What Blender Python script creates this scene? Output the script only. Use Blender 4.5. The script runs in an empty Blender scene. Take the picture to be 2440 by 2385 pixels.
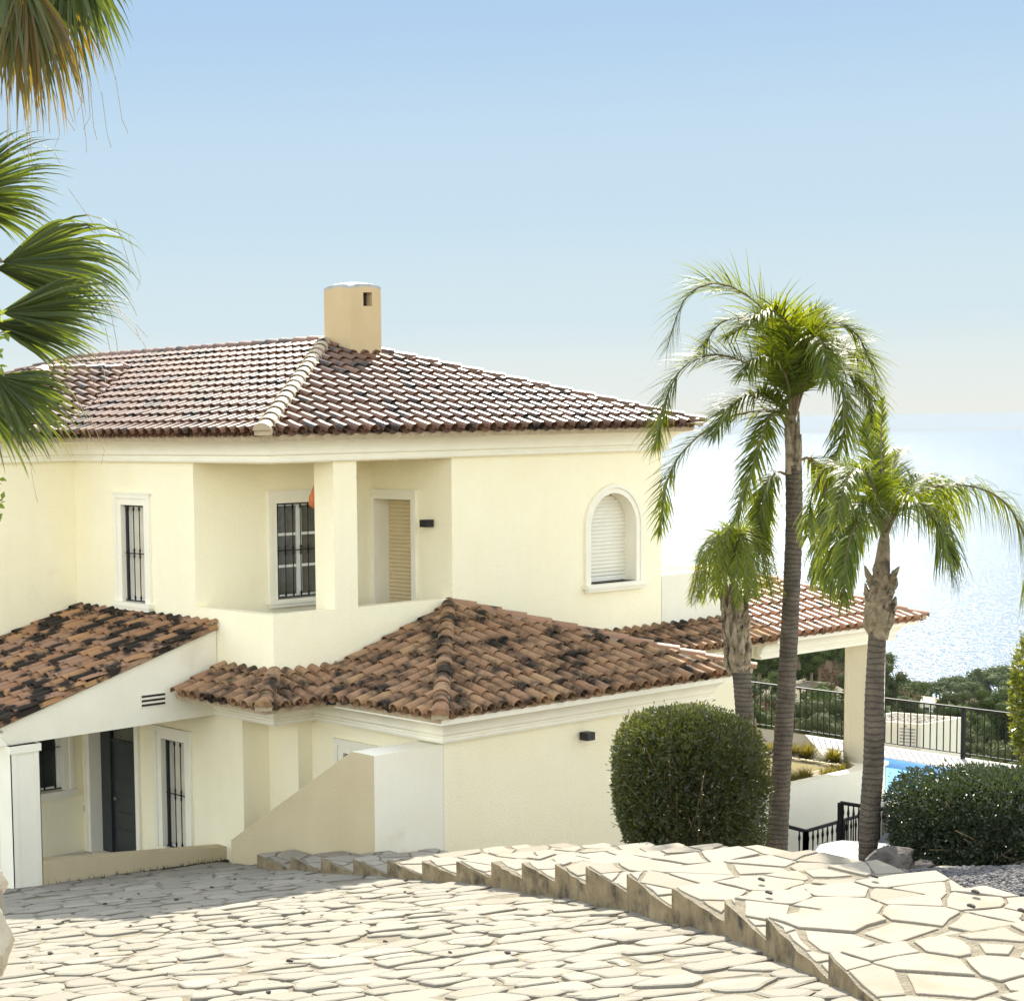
import bpy, bmesh, math, random
from mathutils import Vector, Matrix
import numpy as np
R = math.radians
SC = bpy.context.scene
COL = SC.collection

# ------------------------------------------------------------------ camera
FPX = 4380.0; PX, PY = 675.0, 1426.0           # focal length and principal point in photo pixels (a cropped frame)
def nrm(v): return v / np.linalg.norm(v)
_R = np.array([6250 - PX, 922 - PY, FPX]); _L = np.array([-2800 - PX, 1072 - PY, FPX])
dX = nrm(_R); dY = nrm(_L - np.dot(_L, dX) * dX); dZ = -np.cross(dY, dX)
if dZ[1] > 0: dZ = -dZ
M = np.array([dX, dY, dZ])
def ray(x, y): return M @ np.array([(x - PX) / FPX, (y - PY) / FPX, 1.0])
def at_d(x, y, d): return Vector(ray(x, y) * d)
def az(x, y, z): r = ray(x, y); return Vector(r * z / r[2])
def ay(x, y, Y): r = ray(x, y); return Vector(r * Y / r[1])
cam = bpy.data.cameras.new('camera'); camo = bpy.data.objects.new('camera', cam); COL.objects.link(camo)
cam.sensor_width = 36; cam.lens = FPX / 2440 * 36
cam.shift_x = (1220 - PX) / 2440; cam.shift_y = (PY - 1192.5) / 2440
cam.clip_start = 0.1; cam.clip_end = 60000
mw = Matrix.Identity(4)
for r_ in range(3):
    mw[r_][0] = M[r_, 0]; mw[r_][1] = -M[r_, 1]; mw[r_][2] = -M[r_, 2]
camo.matrix_world = mw
SC.camera = camo

# ------------------------------------------------------------------ light
SUN_EL = 38.5; SUN_PX = 12.5
_a = R(SUN_PX); _w = M @ np.array([math.sin(_a), 0, math.cos(_a)]); _w[2] = 0; _w = nrm(_w)
SUND = Vector((_w[0] * math.cos(R(SUN_EL)), _w[1] * math.cos(R(SUN_EL)), math.sin(R(SUN_EL))))
world = bpy.data.worlds.new('World'); SC.world = world; world.use_nodes = True
nt = world.node_tree; nt.nodes.clear()
wo = nt.nodes.new('ShaderNodeOutputWorld'); bg = nt.nodes.new('ShaderNodeBackground')
sky = nt.nodes.new('ShaderNodeTexSky'); sky.sky_type = 'NISHITA'; sky.sun_disc = False
sky.sun_elevation = R(SUN_EL); sky.sun_rotation = math.atan2(_w[0], _w[1])
sky.altitude = 100; sky.air_density = 1.0; sky.dust_density = 0.6; sky.ozone_density = 1.6
EXPO = 2.12; SKYS = 0.15
bg.inputs[1].default_value = SKYS
# low sky on the sea side: sky texture replaced by a dimmer colour ramp, pale rising to blue
def WN(ty, **k):
    q = nt.nodes.new(ty)
    for a_, b_ in k.items(): setattr(q, a_, b_)
    return q
wtc = WN('ShaderNodeTexCoord'); wsep = WN('ShaderNodeSeparateXYZ'); nt.links.new(wtc.outputs['Generated'], wsep.inputs[0])
wr = WN('ShaderNodeValToRGB'); nt.links.new(wsep.outputs['Z'], wr.inputs[0]); wr.color_ramp.interpolation = 'EASE'
_k = 1 / (SKYS * 2 ** EXPO)
for i_, (p_, c_) in enumerate(((0, (.86, .87, .80)), (.02, (.80, .86, .84)), (.06, (.67, .81, .87)), (.12, (.58, .755, .88)), (.23, (.44, .63, .87)), (.45, (.34, .52, .84)))):
    e_ = wr.color_ramp.elements[i_] if i_ < 2 else wr.color_ramp.elements.new(p_)
    e_.position = p_; e_.color = (c_[0] * _k, c_[1] * _k, c_[2] * _k, 1)
wd = WN('ShaderNodeVectorMath', operation='DOT_PRODUCT'); nt.links.new(wtc.outputs['Generated'], wd.inputs[0]); wd.inputs[1].default_value = (float(_w[0]), float(_w[1]), 0)
m1 = WN('ShaderNodeMapRange', interpolation_type='SMOOTHSTEP'); m1.inputs['From Min'].default_value = .15; m1.inputs['From Max'].default_value = .7; nt.links.new(wd.outputs['Value'], m1.inputs['Value'])
m2 = WN('ShaderNodeMapRange', interpolation_type='SMOOTHSTEP'); m2.inputs['From Min'].default_value = .6; m2.inputs['From Max'].default_value = .32; nt.links.new(wsep.outputs['Z'], m2.inputs['Value'])
mm_ = WN('ShaderNodeMath', operation='MULTIPLY'); nt.links.new(m1.outputs[0], mm_.inputs[0]); nt.links.new(m2.outputs[0], mm_.inputs[1])
wmx = WN('ShaderNodeMix', data_type='RGBA'); nt.links.new(mm_.outputs[0], wmx.inputs['Factor']); wh = WN('ShaderNodeHueSaturation'); wh.inputs['Saturation'].default_value = .5; nt.links.new(sky.outputs[0], wh.inputs['Color']); wt = WN('ShaderNodeMix', data_type='RGBA', blend_type='MULTIPLY'); wt.inputs['Factor'].default_value = 1; wt.inputs['B'].default_value = (1.0, .965, .885, 1); nt.links.new(wh.outputs[0], wt.inputs['A']); nt.links.new(wt.outputs['Result'], wmx.inputs['A']); nt.links.new(wr.outputs[0], wmx.inputs['B'])
nt.links.new(wmx.outputs['Result'], bg.inputs[0]); nt.links.new(bg.outputs[0], wo.inputs[0])
sun = bpy.data.lights.new('sun', 'SUN'); suno = bpy.data.objects.new('sun', sun); COL.objects.link(suno)
sun.energy = 2.6; sun.angle = R(0.53); sun.color = (1.0, 0.93, 0.80)
suno.rotation_euler = SUND.to_track_quat('Z', 'Y').to_euler(); suno.location = (0, 0, 30)
SC.view_settings.view_transform = 'Standard'; SC.view_settings.look = 'None'
SC.view_settings.exposure = EXPO; SC.view_settings.gamma = 1.0
SC.view_settings.use_curve_mapping = False
SC.render.engine = 'CYCLES'
SC.cycles.max_bounces = 8; SC.cycles.diffuse_bounces = 4; SC.cycles.transparent_max_bounces = 8
SC.cycles.volume_bounces = 0

# ------------------------------------------------------------------ helpers
def tag(o, label=None, cat=None, group=None, kind=None):
    if label: o['label'] = label
    if cat: o['category'] = cat
    if group: o['group'] = group
    if kind: o['kind'] = kind
    return o
def empty(name, loc=(0, 0, 0), **k):
    o = bpy.data.objects.new(name, None); COL.objects.link(o); o.location = loc; o.empty_display_size = .2
    return tag(o, **k)
class MB:
    """collects faces in world space; build() makes ONE mesh object, stored relative to its parent"""
    def __init__(s): s.v = []; s.f = []; s.m = []
    def add(s, vs, fs, m=0):
        b = len(s.v); s.v += [tuple(p) for p in vs]; s.f += [tuple(b + i for i in f) for f in fs]; s.m += [m] * len(fs)
    def box(s, a, b, m=0, U=None):
        x0, y0, z0 = a; x1, y1, z1 = b
        vs = [(x0, y0, z0), (x1, y0, z0), (x1, y1, z0), (x0, y1, z0), (x0, y0, z1), (x1, y0, z1), (x1, y1, z1), (x0, y1, z1)]
        s.add(vs, [(0, 3, 2, 1), (4, 5, 6, 7), (0, 1, 5, 4), (1, 2, 6, 5), (2, 3, 7, 6), (3, 0, 4, 7)], m)
    def obox(s, o, ux, uy, uz, m=0):
        o, ux, uy, uz = map(Vector, (o, ux, uy, uz))
        vs = [o, o + ux, o + ux + uy, o + uy, o + uz, o + ux + uz, o + ux + uy + uz, o + uy + uz]
        s.add(vs, [(0, 3, 2, 1), (4, 5, 6, 7), (0, 1, 5, 4), (1, 2, 6, 5), (2, 3, 7, 6), (3, 0, 4, 7)], m)
    def prism(s, pts, z0, z1, m=0):
        n = len(pts); vs = [(p[0], p[1], z0) for p in pts] + [(p[0], p[1], z1) for p in pts]
        s.add(vs, [tuple(range(n - 1, -1, -1)), tuple(range(n, 2 * n))] + [(i, (i + 1) % n, n + (i + 1) % n, n + i) for i in range(n)], m)
    def slab(s, pts, d, m=0):
        """polygon of 3D points extruded by vector d"""
        n = len(pts); pts = [Vector(p) for p in pts]; d = Vector(d)
        s.add(pts + [p + d for p in pts], [tuple(range(n - 1, -1, -1)), tuple(range(n, 2 * n))] + [(i, (i + 1) % n, n + (i + 1) % n, n + i) for i in range(n)], m)
    def tube(s, pts, rad, n=8, m=0, cap=True):
        pts = [Vector(p) for p in pts]
        if not hasattr(rad, '__len__'): rad = [rad] * len(pts)
        up = None; rings = []; b = len(s.v)
        for i, p in enumerate(pts):
            t = (pts[min(i + 1, len(pts) - 1)] - pts[max(i - 1, 0)]).normalized()
            if up is None: up = Vector((0, 0, 1)) if abs(t.z) < .9 else Vector((1, 0, 0))
            x = t.cross(up).normalized(); y = x.cross(t).normalized(); up = y
            for k in range(n):
                a = 2 * math.pi * k / n; s.v.append(tuple(p + (x * math.cos(a) + y * math.sin(a)) * rad[i]))
        for i in range(len(pts) - 1):
            for k in range(n):
                a0 = b + i * n + k; a1 = b + i * n + (k + 1) % n
                s.f.append((a0, a1, a1 + n, a0 + n)); s.m.append(m)
        if cap:
            s.f.append(tuple(b + k for k in range(n - 1, -1, -1))); s.m.append(m)
            s.f.append(tuple(b + (len(pts) - 1) * n + k for k in range(n))); s.m.append(m)
    def build(s, name, mats, parent=None, smooth=False, clip=None, **k):
        me = bpy.data.meshes.new(name); loc = Vector((0, 0, 0))
        if parent is not None:
            o_ = parent
            while o_ is not None: loc += o_.location; o_ = o_.parent
        elif s.v:
            a = np.array(s.v); loc = Vector(((a[:, 0].min() + a[:, 0].max()) / 2, (a[:, 1].min() + a[:, 1].max()) / 2, a[:, 2].min()))
        a = np.array(s.v) - np.array(loc)
        me.from_pydata(a.tolist(), [], s.f)
        if not isinstance(mats, (list, tuple)): mats = [mats]
        for m in mats: me.materials.append(m)
        me.polygons.foreach_set('material_index', s.m)
        if smooth: me.polygons.foreach_set('use_smooth', [True] * len(me.polygons))
        me.update()
        o = bpy.data.objects.new(name, me); COL.objects.link(o)
        if parent is not None: o.parent = parent
        else: o.location = loc
        return tag(o, **k)
def fix_normals(o):
    bm = bmesh.new(); bm.from_mesh(o.data); bmesh.ops.recalc_face_normals(bm, faces=bm.faces); bm.to_mesh(o.data); bm.free()

# ------------------------------------------------------------------ materials
MAT = {}
def N(t, ty, **k):
    n = t.nodes.new(ty)
    for a, b in k.items(): setattr(n, a, b)
    return n
def mat(name, col, rough=.6, var=.08, vscale=6, bump=0, bscale=40, col2=None, metal=0, spec=.5, detail=4, stain=None, dist=.01, coat=0, streak=0):
    m = bpy.data.materials.new(name); m.use_nodes = True; t = m.node_tree; p = t.nodes['Principled BSDF']
    p.inputs['Roughness'].default_value = rough; p.inputs['Metallic'].default_value = metal
    p.inputs['Specular IOR Level'].default_value = spec; p.inputs['Coat Weight'].default_value = coat
    tc = N(t, 'ShaderNodeTexCoord'); no = N(t, 'ShaderNodeTexNoise'); no.inputs['Scale'].default_value = vscale; no.inputs['Detail'].default_value = detail
    t.links.new(tc.outputs['Object'], no.inputs['Vector'])
    cr = N(t, 'ShaderNodeValToRGB'); c = col; c2 = col2 or tuple(min(1, x * (1 + var)) for x in col[:3]); c1 = tuple(x * (1 - var) for x in col[:3]) if not col2 else col
    cr.color_ramp.elements[0].position = .3; cr.color_ramp.elements[1].position = .7
    cr.color_ramp.elements[0].color = (*c1[:3], 1); cr.color_ramp.elements[1].color = (*c2[:3], 1)
    t.links.new(no.outputs['Fac'], cr.inputs['Fac']); out = cr.outputs[0]
    if stain:
        n2 = N(t, 'ShaderNodeTexNoise'); n2.inputs['Scale'].default_value = stain[1]; n2.inputs['Detail'].default_value = 8; n2.inputs['Roughness'].default_value = .65
        t.links.new(tc.outputs['Object'], n2.inputs['Vector'])
        r2 = N(t, 'ShaderNodeValToRGB'); r2.color_ramp.elements[0].position = stain[2]; r2.color_ramp.elements[1].position = stain[3]
        t.links.new(n2.outputs['Fac'], r2.inputs['Fac'])
        mx = N(t, 'ShaderNodeMix', data_type='RGBA'); t.links.new(r2.outputs[0], mx.inputs['Factor'])
        t.links.new(out, mx.inputs['A']); mx.inputs['B'].default_value = (*stain[0], 1); out = mx.outputs['Result']
    if streak:
        mp = N(t, 'ShaderNodeMapping'); mp.inputs['Scale'].default_value = (1.3, 1.3, .25); t.links.new(tc.outputs['Object'], mp.inputs['Vector'])
        n3 = N(t, 'ShaderNodeTexNoise'); n3.inputs['Scale'].default_value = 2.2; n3.inputs['Detail'].default_value = 6; n3.inputs['Roughness'].default_value = .7; t.links.new(mp.outputs[0], n3.inputs['Vector'])
        r3 = N(t, 'ShaderNodeMapRange'); r3.inputs['From Min'].default_value = .45; r3.inputs['From Max'].default_value = .75; r3.inputs['To Min'].default_value = 0; r3.inputs['To Max'].default_value = streak; t.links.new(n3.outputs['Fac'], r3.inputs['Value'])
        m3 = N(t, 'ShaderNodeMix', data_type='RGBA'); t.links.new(r3.outputs[0], m3.inputs['Factor']); t.links.new(out, m3.inputs['A']); m3.inputs['B'].default_value = (col[0] * .72, col[1] * .68, col[2] * .6, 1); out = m3.outputs['Result']
    t.links.new(out, p.inputs['Base Color'])
    if bump:
        nb = N(t, 'ShaderNodeTexNoise'); nb.inputs['Scale'].default_value = bscale; nb.inputs['Detail'].default_value = 5
        t.links.new(tc.outputs['Object'], nb.inputs['Vector'])
        b = N(t, 'ShaderNodeBump'); b.inputs['Strength'].default_value = bump; b.inputs['Distance'].default_value = dist
        t.links.new(nb.outputs['Fac'], b.inputs['Height']); t.links.new(b.outputs[0], p.inputs['Normal'])
    MAT[name] = m; return m
def tile_mat(name, cols, lichen, scale, rough=.55, lcol=(.030, .023, .016), a=.5, b=.58, spec=.3, pt=.16):
    m = bpy.data.materials.new(name); m.use_nodes = True; t = m.node_tree; p = t.nodes['Principled BSDF']
    geo = N(t, 'ShaderNodeNewGeometry'); cr = N(t, 'ShaderNodeValToRGB'); e = cr.color_ramp.elements
    for i, c in enumerate(cols):
        q = e[i] if i < 2 else e.new(.5)
        q.position = i / (len(cols) - 1); q.color = (*c, 1)
    t.links.new(geo.outputs['Random Per Island'], cr.inputs[0])
    tc = N(t, 'ShaderNodeTexCoord')
    nz = N(t, 'ShaderNodeTexNoise'); nz.inputs['Scale'].default_value = scale; nz.inputs['Detail'].default_value = 7; nz.inputs['Roughness'].default_value = .62
    t.links.new(tc.outputs['Object'], nz.inputs['Vector'])
    # each tile shifts its own stain threshold
    ad = N(t, 'ShaderNodeMath', operation='MULTIPLY_ADD'); ad.inputs[1].default_value = pt; ad.inputs[2].default_value = -pt / 2 + lichen
    t.links.new(geo.outputs['Random Per Island'], ad.inputs[0])
    fr = N(t, 'ShaderNodeMath', operation='FRACT'); mu = N(t, 'ShaderNodeMath', operation='MULTIPLY'); mu.inputs[1].default_value = 7.31
    t.links.new(geo.outputs['Random Per Island'], mu.inputs[0]); t.links.new(mu.outputs[0], fr.inputs[0]); t.links.new(fr.outputs[0], ad.inputs[0])
    s = N(t, 'ShaderNodeMath', operation='ADD'); t.links.new(nz.outputs['Fac'], s.inputs[0]); t.links.new(ad.outputs[0], s.inputs[1])
    r2 = N(t, 'ShaderNodeValToRGB'); r2.color_ramp.elements[0].position = a; r2.color_ramp.elements[1].position = b
    t.links.new(s.outputs[0], r2.inputs[0])
    nf = N(t, 'ShaderNodeTexNoise'); nf.inputs['Scale'].default_value = 60; t.links.new(tc.outputs['Object'], nf.inputs['Vector'])
    mf = N(t, 'ShaderNodeMix', data_type='RGBA', blend_type='MULTIPLY'); mf.inputs['Factor'].default_value = .35
    t.links.new(cr.outputs[0], mf.inputs['A']); t.links.new(nf.outputs['Color'], mf.inputs['B'])
    mx = N(t, 'ShaderNodeMix', data_type='RGBA'); t.links.new(r2.outputs[0], mx.inputs['Factor']); t.links.new(mf.outputs['Result'], mx.inputs['A'])
    mx.inputs['B'].default_value = (*lcol, 1); t.links.new(mx.outputs['Result'], p.inputs['Base Color'])
    p.inputs['Roughness'].default_value = rough; p.inputs['Specular IOR Level'].default_value = spec
    b_ = N(t, 'ShaderNodeBump'); b_.inputs['Strength'].default_value = .3; b_.inputs['Distance'].default_value = .01
    t.links.new(nf.outputs['Fac'], b_.inputs['Height']); t.links.new(b_.outputs[0], p.inputs['Normal'])
    MAT[name] = m; return m
def leaf_mat(name, c1, c2, rough=.4, trans=.35, tcol=None, spec=.5, vs=3, ri=.6, nw=.45):
    m = bpy.data.materials.new(name); m.use_nodes = True; t = m.node_tree; p = t.nodes['Principled BSDF']
    geo = N(t, 'ShaderNodeNewGeometry'); tc = N(t, 'ShaderNodeTexCoord'); nz = N(t, 'ShaderNodeTexNoise'); nz.inputs['Scale'].default_value = vs
    t.links.new(tc.outputs['Object'], nz.inputs['Vector'])
    s = N(t, 'ShaderNodeMath', operation='MULTIPLY_ADD'); s.inputs[1].default_value = ri; t.links.new(geo.outputs['Random Per Island'], s.inputs[0])
    h = N(t, 'ShaderNodeMath', operation='MULTIPLY'); h.inputs[1].default_value = nw; t.links.new(nz.outputs['Fac'], h.inputs[0]); t.links.new(h.outputs[0], s.inputs[2])
    cr = N(t, 'ShaderNodeValToRGB'); cr.color_ramp.elements[0].color = (*c1, 1); cr.color_ramp.elements[1].color = (*c2, 1)
    cr.color_ramp.elements[0].position = .15; cr.color_ramp.elements[1].position = .85
    t.links.new(s.outputs[0], cr.inputs[0]); t.links.new(cr.outputs[0], p.inputs['Base Color'])
    p.inputs['Roughness'].default_value = rough; p.inputs['Specular IOR Level'].default_value = spec
    if trans:
        tr = N(t, 'ShaderNodeBsdfTranslucent'); mx = N(t, 'ShaderNodeMixShader'); mx.inputs[0].default_value = trans
        mc = N(t, 'ShaderNodeMix', data_type='RGBA', blend_type='MULTIPLY'); mc.inputs['Factor'].default_value = 1
        t.links.new(cr.outputs[0], mc.inputs['A']); mc.inputs['B'].default_value = (*(tcol or (2.2, 2.0, .5)), 1)
        t.links.new(mc.outputs['Result'], tr.inputs[0])
        t.links.new(p.outputs[0], mx.inputs[1]); t.links.new(tr.outputs[0], mx.inputs[2])
        t.links.new(mx.outputs[0], t.nodes['Material Output'].inputs[0])
    MAT[name] = m; return m

STUC = mat('yellow_stucco', (.89, .805, .555), .9, .03, 1.2, .6, 40, col2=(.905, .83, .60), spec=.15, stain=((.70, .60, .40), .6, .62, .95), dist=.02, streak=.10)
STUW = mat('white_stucco', (.78, .72, .56), .9, .03, 1.5, .35, 50, col2=(.82, .77, .62), spec=.15, stain=((.60, .50, .32), .9, .6, .9), dist=.02, streak=.10)
STUG = mat('garden_stucco', (.83, .77, .60), .9, .03, 1.5, .35, 50, col2=(.86, .81, .66), spec=.15, stain=((.62, .54, .36), .9, .6, .9), dist=.02, streak=.10)
TRIM = mat('trim_white', (.82, .77, .62), .75, .03, 3, .1, 30, spec=.25)
TILE_UP = tile_mat('roof_tile_rose', [(.22, .115, .062), (.15, .075, .042), (.27, .15, .085), (.19, .095, .054)], -.03, 2.0, .42, spec=.30, pt=.08)
TILE_LOW = tile_mat('roof_tile_weathered', [(.47, .29, .145), (.36, .20, .105), (.53, .36, .19), (.41, .25, .14)], .02, 2.6, .8, a=.47, b=.64, spec=.2, pt=.05)
TILE_PORCH = tile_mat('roof_tile_porch_lean', [(.50, .28, .125), (.38, .20, .10), (.46, .29, .17), (.38, .23, .14)], .015, 2.4, .8, a=.49, b=.57, spec=.2, pt=.13)
TILE_CLEAN = tile_mat('roof_tile_clean', [(.44, .24, .13), (.36, .19, .105), (.50, .30, .17), (.40, .22, .13)], -.10, 3.0, .5)
CAP_PALE_LIT = tile_mat('cap_tile_pale_lit', [(.52, .42, .28), (.46, .36, .24), (.58, .48, .34)], -.09, 3.0, .6)  # near hip caps: pale tile with strong sunlight worked into its colour
MORT = mat('cap_mortar', (.42, .33, .21), .9, .15, 14, .5, 40)
STONE = tile_mat('paving_stone', [(.34, .31, .245), (.26, .24, .19), (.39, .355, .285), (.30, .275, .22)], -.10, 2.2, .85, lcol=(.20, .17, .12), a=.48, b=.75, spec=.12)
FLAG = tile_mat('flagstone', [(.285, .255, .195), (.335, .30, .235), (.24, .212, .16), (.36, .325, .255)], -.08, 1.4, .85, lcol=(.24, .19, .125), a=.48, b=.75, spec=.1)
MORTAR = mat('sandy_mortar', (.19, .165, .12), .95, .25, 14, 1.0, 60, spec=.1, col2=(.29, .255, .185), dist=.03)
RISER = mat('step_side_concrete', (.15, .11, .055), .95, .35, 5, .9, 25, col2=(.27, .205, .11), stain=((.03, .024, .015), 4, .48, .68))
IRON = mat('black_iron', (.008, .008, .009), .5, .1, 20, spec=.2)
BLACKP = mat('black_paint', (.008, .008, .009), .5, .1, 20)
BLIND = mat('pale_blind_glass', (.62, .57, .45), .3, .1, 3, spec=.5)
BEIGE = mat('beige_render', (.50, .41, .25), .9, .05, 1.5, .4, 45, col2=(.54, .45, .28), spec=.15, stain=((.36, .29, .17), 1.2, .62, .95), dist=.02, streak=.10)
GLASS = mat('dark_glass', (.03, .032, .028), .08, .3, 2, spec=.6)
CURT = mat('net_curtain_glass', (.085, .08, .062), .15, .25, 9, col2=(.12, .115, .09), spec=.5)
PVC = mat('window_white', (.78, .76, .70), .35, .02, 5)
SHUTY = mat('shutter_slats_tan', (.62, .50, .30), .5, .03, 5)
SHUT = mat('shutter_slats', (.74, .70, .58), .5, .03, 5)
DOORM = mat('door_anthracite', (.025, .03, .03), .4, .15, 3)
GREY = mat('concrete_grey', (.36, .36, .34), .9, .2, 8, .4, 40)
CHIM = mat('chimney_ochre', (.52, .38, .20), .9, .05, 2, .3, 50, col2=(.56, .42, .24), spec=.15)
DARKV = mat('dark_void', (.03, .02, .015), .9)
BARK = mat('palm_trunk_grey', (.07, .052, .033), .9, .3, 6, .9, 30, col2=(.14, .11, .075), dist=.03)
def add_rings(m, scale=9, amt=.55):
    t = m.node_tree; p = t.nodes['Principled BSDF']; src = p.inputs['Base Color'].links[0].from_socket
    tc = N(t, 'ShaderNodeTexCoord'); wv = N(t, 'ShaderNodeTexWave', wave_type='BANDS', bands_direction='Z', wave_profile='SIN'); wv.inputs['Scale'].default_value = scale; wv.inputs['Distortion'].default_value = 6; wv.inputs['Detail'].default_value = 4; wv.inputs['Detail Scale'].default_value = .7
    t.links.new(tc.outputs['Object'], wv.inputs['Vector'])
    cr = N(t, 'ShaderNodeValToRGB'); cr.color_ramp.elements[0].position = .05; cr.color_ramp.elements[1].position = .35; cr.color_ramp.elements[0].color = (1 - amt, 1 - amt, 1 - amt, 1); cr.color_ramp.elements[1].color = (1, 1, 1, 1)
    t.links.new(wv.outputs['Fac'], cr.inputs[0]); mx = N(t, 'ShaderNodeMix', data_type='RGBA', blend_type='MULTIPLY'); mx.inputs['Factor'].default_value = 1
    t.links.new(src, mx.inputs['A']); t.links.new(cr.outputs[0], mx.inputs['B']); t.links.new(mx.outputs['Result'], p.inputs['Base Color'])
add_rings(BARK, 5, .5)
BOOT = mat('palm_boots', (.16, .115, .06), .85, .35, 9, .8, 40, col2=(.34, .27, .17), stain=((.07, .05, .03), 7, .5, .62), dist=.02)
PALM = leaf_mat('palm_leaf', (.040, .070, .010), (.125, .165, .022), .5, .48, (2.6, 2.1, .25), spec=.35)
PALMY = leaf_mat('palm_leaf_young', (.08, .12, .015), (.18, .22, .03), .5, .5, (2.2, 1.9, .3), spec=.35)
FAN = leaf_mat('fan_leaf', (.038, .058, .018), (.095, .12, .036), .45, .40, (2.2, 2.1, .5))
FANDRY = leaf_mat('fan_leaf_dry', (.13, .085, .03), (.12, .12, .03), .5, .45, (2.3, 1.9, .5), vs=2)
FIBRE = mat('palm_thread', (.35, .28, .17), .5, .1)
BUSHM = leaf_mat('bush_leaf', (.024, .034, .010), (.095, .10, .032), .3, .28, (2.4, 2.4, .5), spec=.6)
BUSHM2 = leaf_mat('bush_leaf_dark', (.020, .032, .017), (.055, .068, .030), .28, .18, (2.0, 2.2, .7), spec=.6)
LIME = leaf_mat('lime_leaf', (.10, .15, .02), (.22, .28, .04), .35, .5, (2.0, 1.8, .4))
LIMEB = leaf_mat('bright_shrub_leaf', (.06, .085, .016), (.20, .22, .05), .25, .4, (2.0, 1.8, .5), spec=.8)
TWIG = mat('twig', (.16, .11, .06), .8, .2)
PINE = leaf_mat('pine_green', (.030, .050, .014), (.090, .115, .030), .8, .12, (1.8, 1.8, .6), vs=.9, spec=.1, ri=.22, nw=.8)
PINE2 = leaf_mat('pine_grey_green', (.045, .06, .025), (.12, .13, .05), .8, .12, (1.6, 1.6, .7), vs=.9, spec=.1, ri=.22, nw=.8)
DRY = leaf_mat('dry_tree', (.12, .075, .05), (.19, .13, .09), .8, .15, (1.5, 1.3, 1), vs=.6, spec=.1, ri=.3)
GRASSM = leaf_mat('grass_tuft', (.08, .085, .02), (.22, .19, .05), .5, .4, (1.8, 1.6, .5), vs=9)
BRUSH = mat('hillside_scrub', (.06, .065, .03), .95, .5, .15, .6, 2, col2=(.15, .13, .07), dist=.5, detail=8)
COURT = mat('court_concrete', (.50, .47, .40), .85, .06, 2, .2, 40)
DECK = mat('pool_deck', (.34, .32, .28), .8, .05, 3, .15, 40)
BEDM = mat('bed_soil', (.12, .10, .075), .95, .3, 6, .7, 30)
GRAVM = tile_mat('grey_gravel', [(.16, .15, .145), (.10, .095, .095), (.24, .23, .22), (.14, .13, .12)], -.3, 5, .85)
PEBM = tile_mat('roof_pebbles', [(.42, .38, .30), (.28, .25, .2), (.55, .5, .42)], -.3, 5, .9)
ROCK = mat('grey_rock', (.06, .052, .045), .95, .3, 5, .9, 12, spec=.1, col2=(.15, .135, .115), dist=.05)
ROCKW = mat('pale_rock', (.42, .35, .24), .9, .2, 5, .7, 10, col2=(.52, .46, .34), dist=.05)
CARS = mat('car_silver', (.14, .145, .155), .5, .02, 2, metal=0, spec=.2, coat=.1)
CARD = mat('car_dark', (.05, .055, .065), .2, .02, 2, metal=.5, coat=1)
TYRE = mat('tyre_rubber', (.02, .02, .02), .8)
ORNG = mat('terracotta_orange', (.55, .16, .04), .6, .2, 20)
NAVY = mat('navy_cloth', (.02, .025, .04), .8, .2, 10)

def water_mat(name, base, rough, scales, strength, dist, spec=.5):
    m = bpy.data.materials.new(name); m.use_nodes = True; t = m.node_tree; p = t.nodes['Principled BSDF']
    p.inputs['Base Color'].default_value = (*base, 1); p.inputs['Roughness'].default_value = rough; p.inputs['IOR'].default_value = 1.33
    p.inputs['Specular IOR Level'].default_value = spec
    tc = N(t, 'ShaderNodeTexCoord'); prev = None
    for sc_, am in scales:
        nz = N(t, 'ShaderNodeTexNoise'); nz.inputs['Scale'].default_value = sc_; nz.inputs['Detail'].default_value = 3
        t.links.new(tc.outputs['Object'], nz.inputs['Vector'])
        b = N(t, 'ShaderNodeBump'); b.inputs['Strength'].default_value = strength; b.inputs['Distance'].default_value = am * dist
        t.links.new(nz.outputs['Fac'], b.inputs['Height'])
        if prev: t.links.new(prev.outputs[0], b.inputs['Normal'])
        prev = b
    t.links.new(prev.outputs[0], p.inputs['Normal']); MAT[name] = m; return m
SEA = water_mat('sea_water', (.035, .085, .14), .22, [(.10, 1.0), (.5, .75)], 1.0, 1.0, spec=.3)

# ------------------------------------------------------------------ structure: sea, hillside, court
SEAZ = -170.0
mb = MB(); rings = [300, 700, 1200, 2500, 6000, 12000, 20000]; n = 96
for i, r_ in enumerate(rings):
    for k in range(n): a = 2 * math.pi * k / n; mb.v.append((r_ * math.cos(a), r_ * math.sin(a), SEAZ))
for i in range(len(rings) - 1):
    for k in range(n):
        a0 = i * n + k; a1 = i * n + (k + 1) % n; mb.f.append((a0, a0 + n, a1 + n, a1)); mb.m.append(0)
mb.build('sea', SEA, kind='structure')

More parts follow.
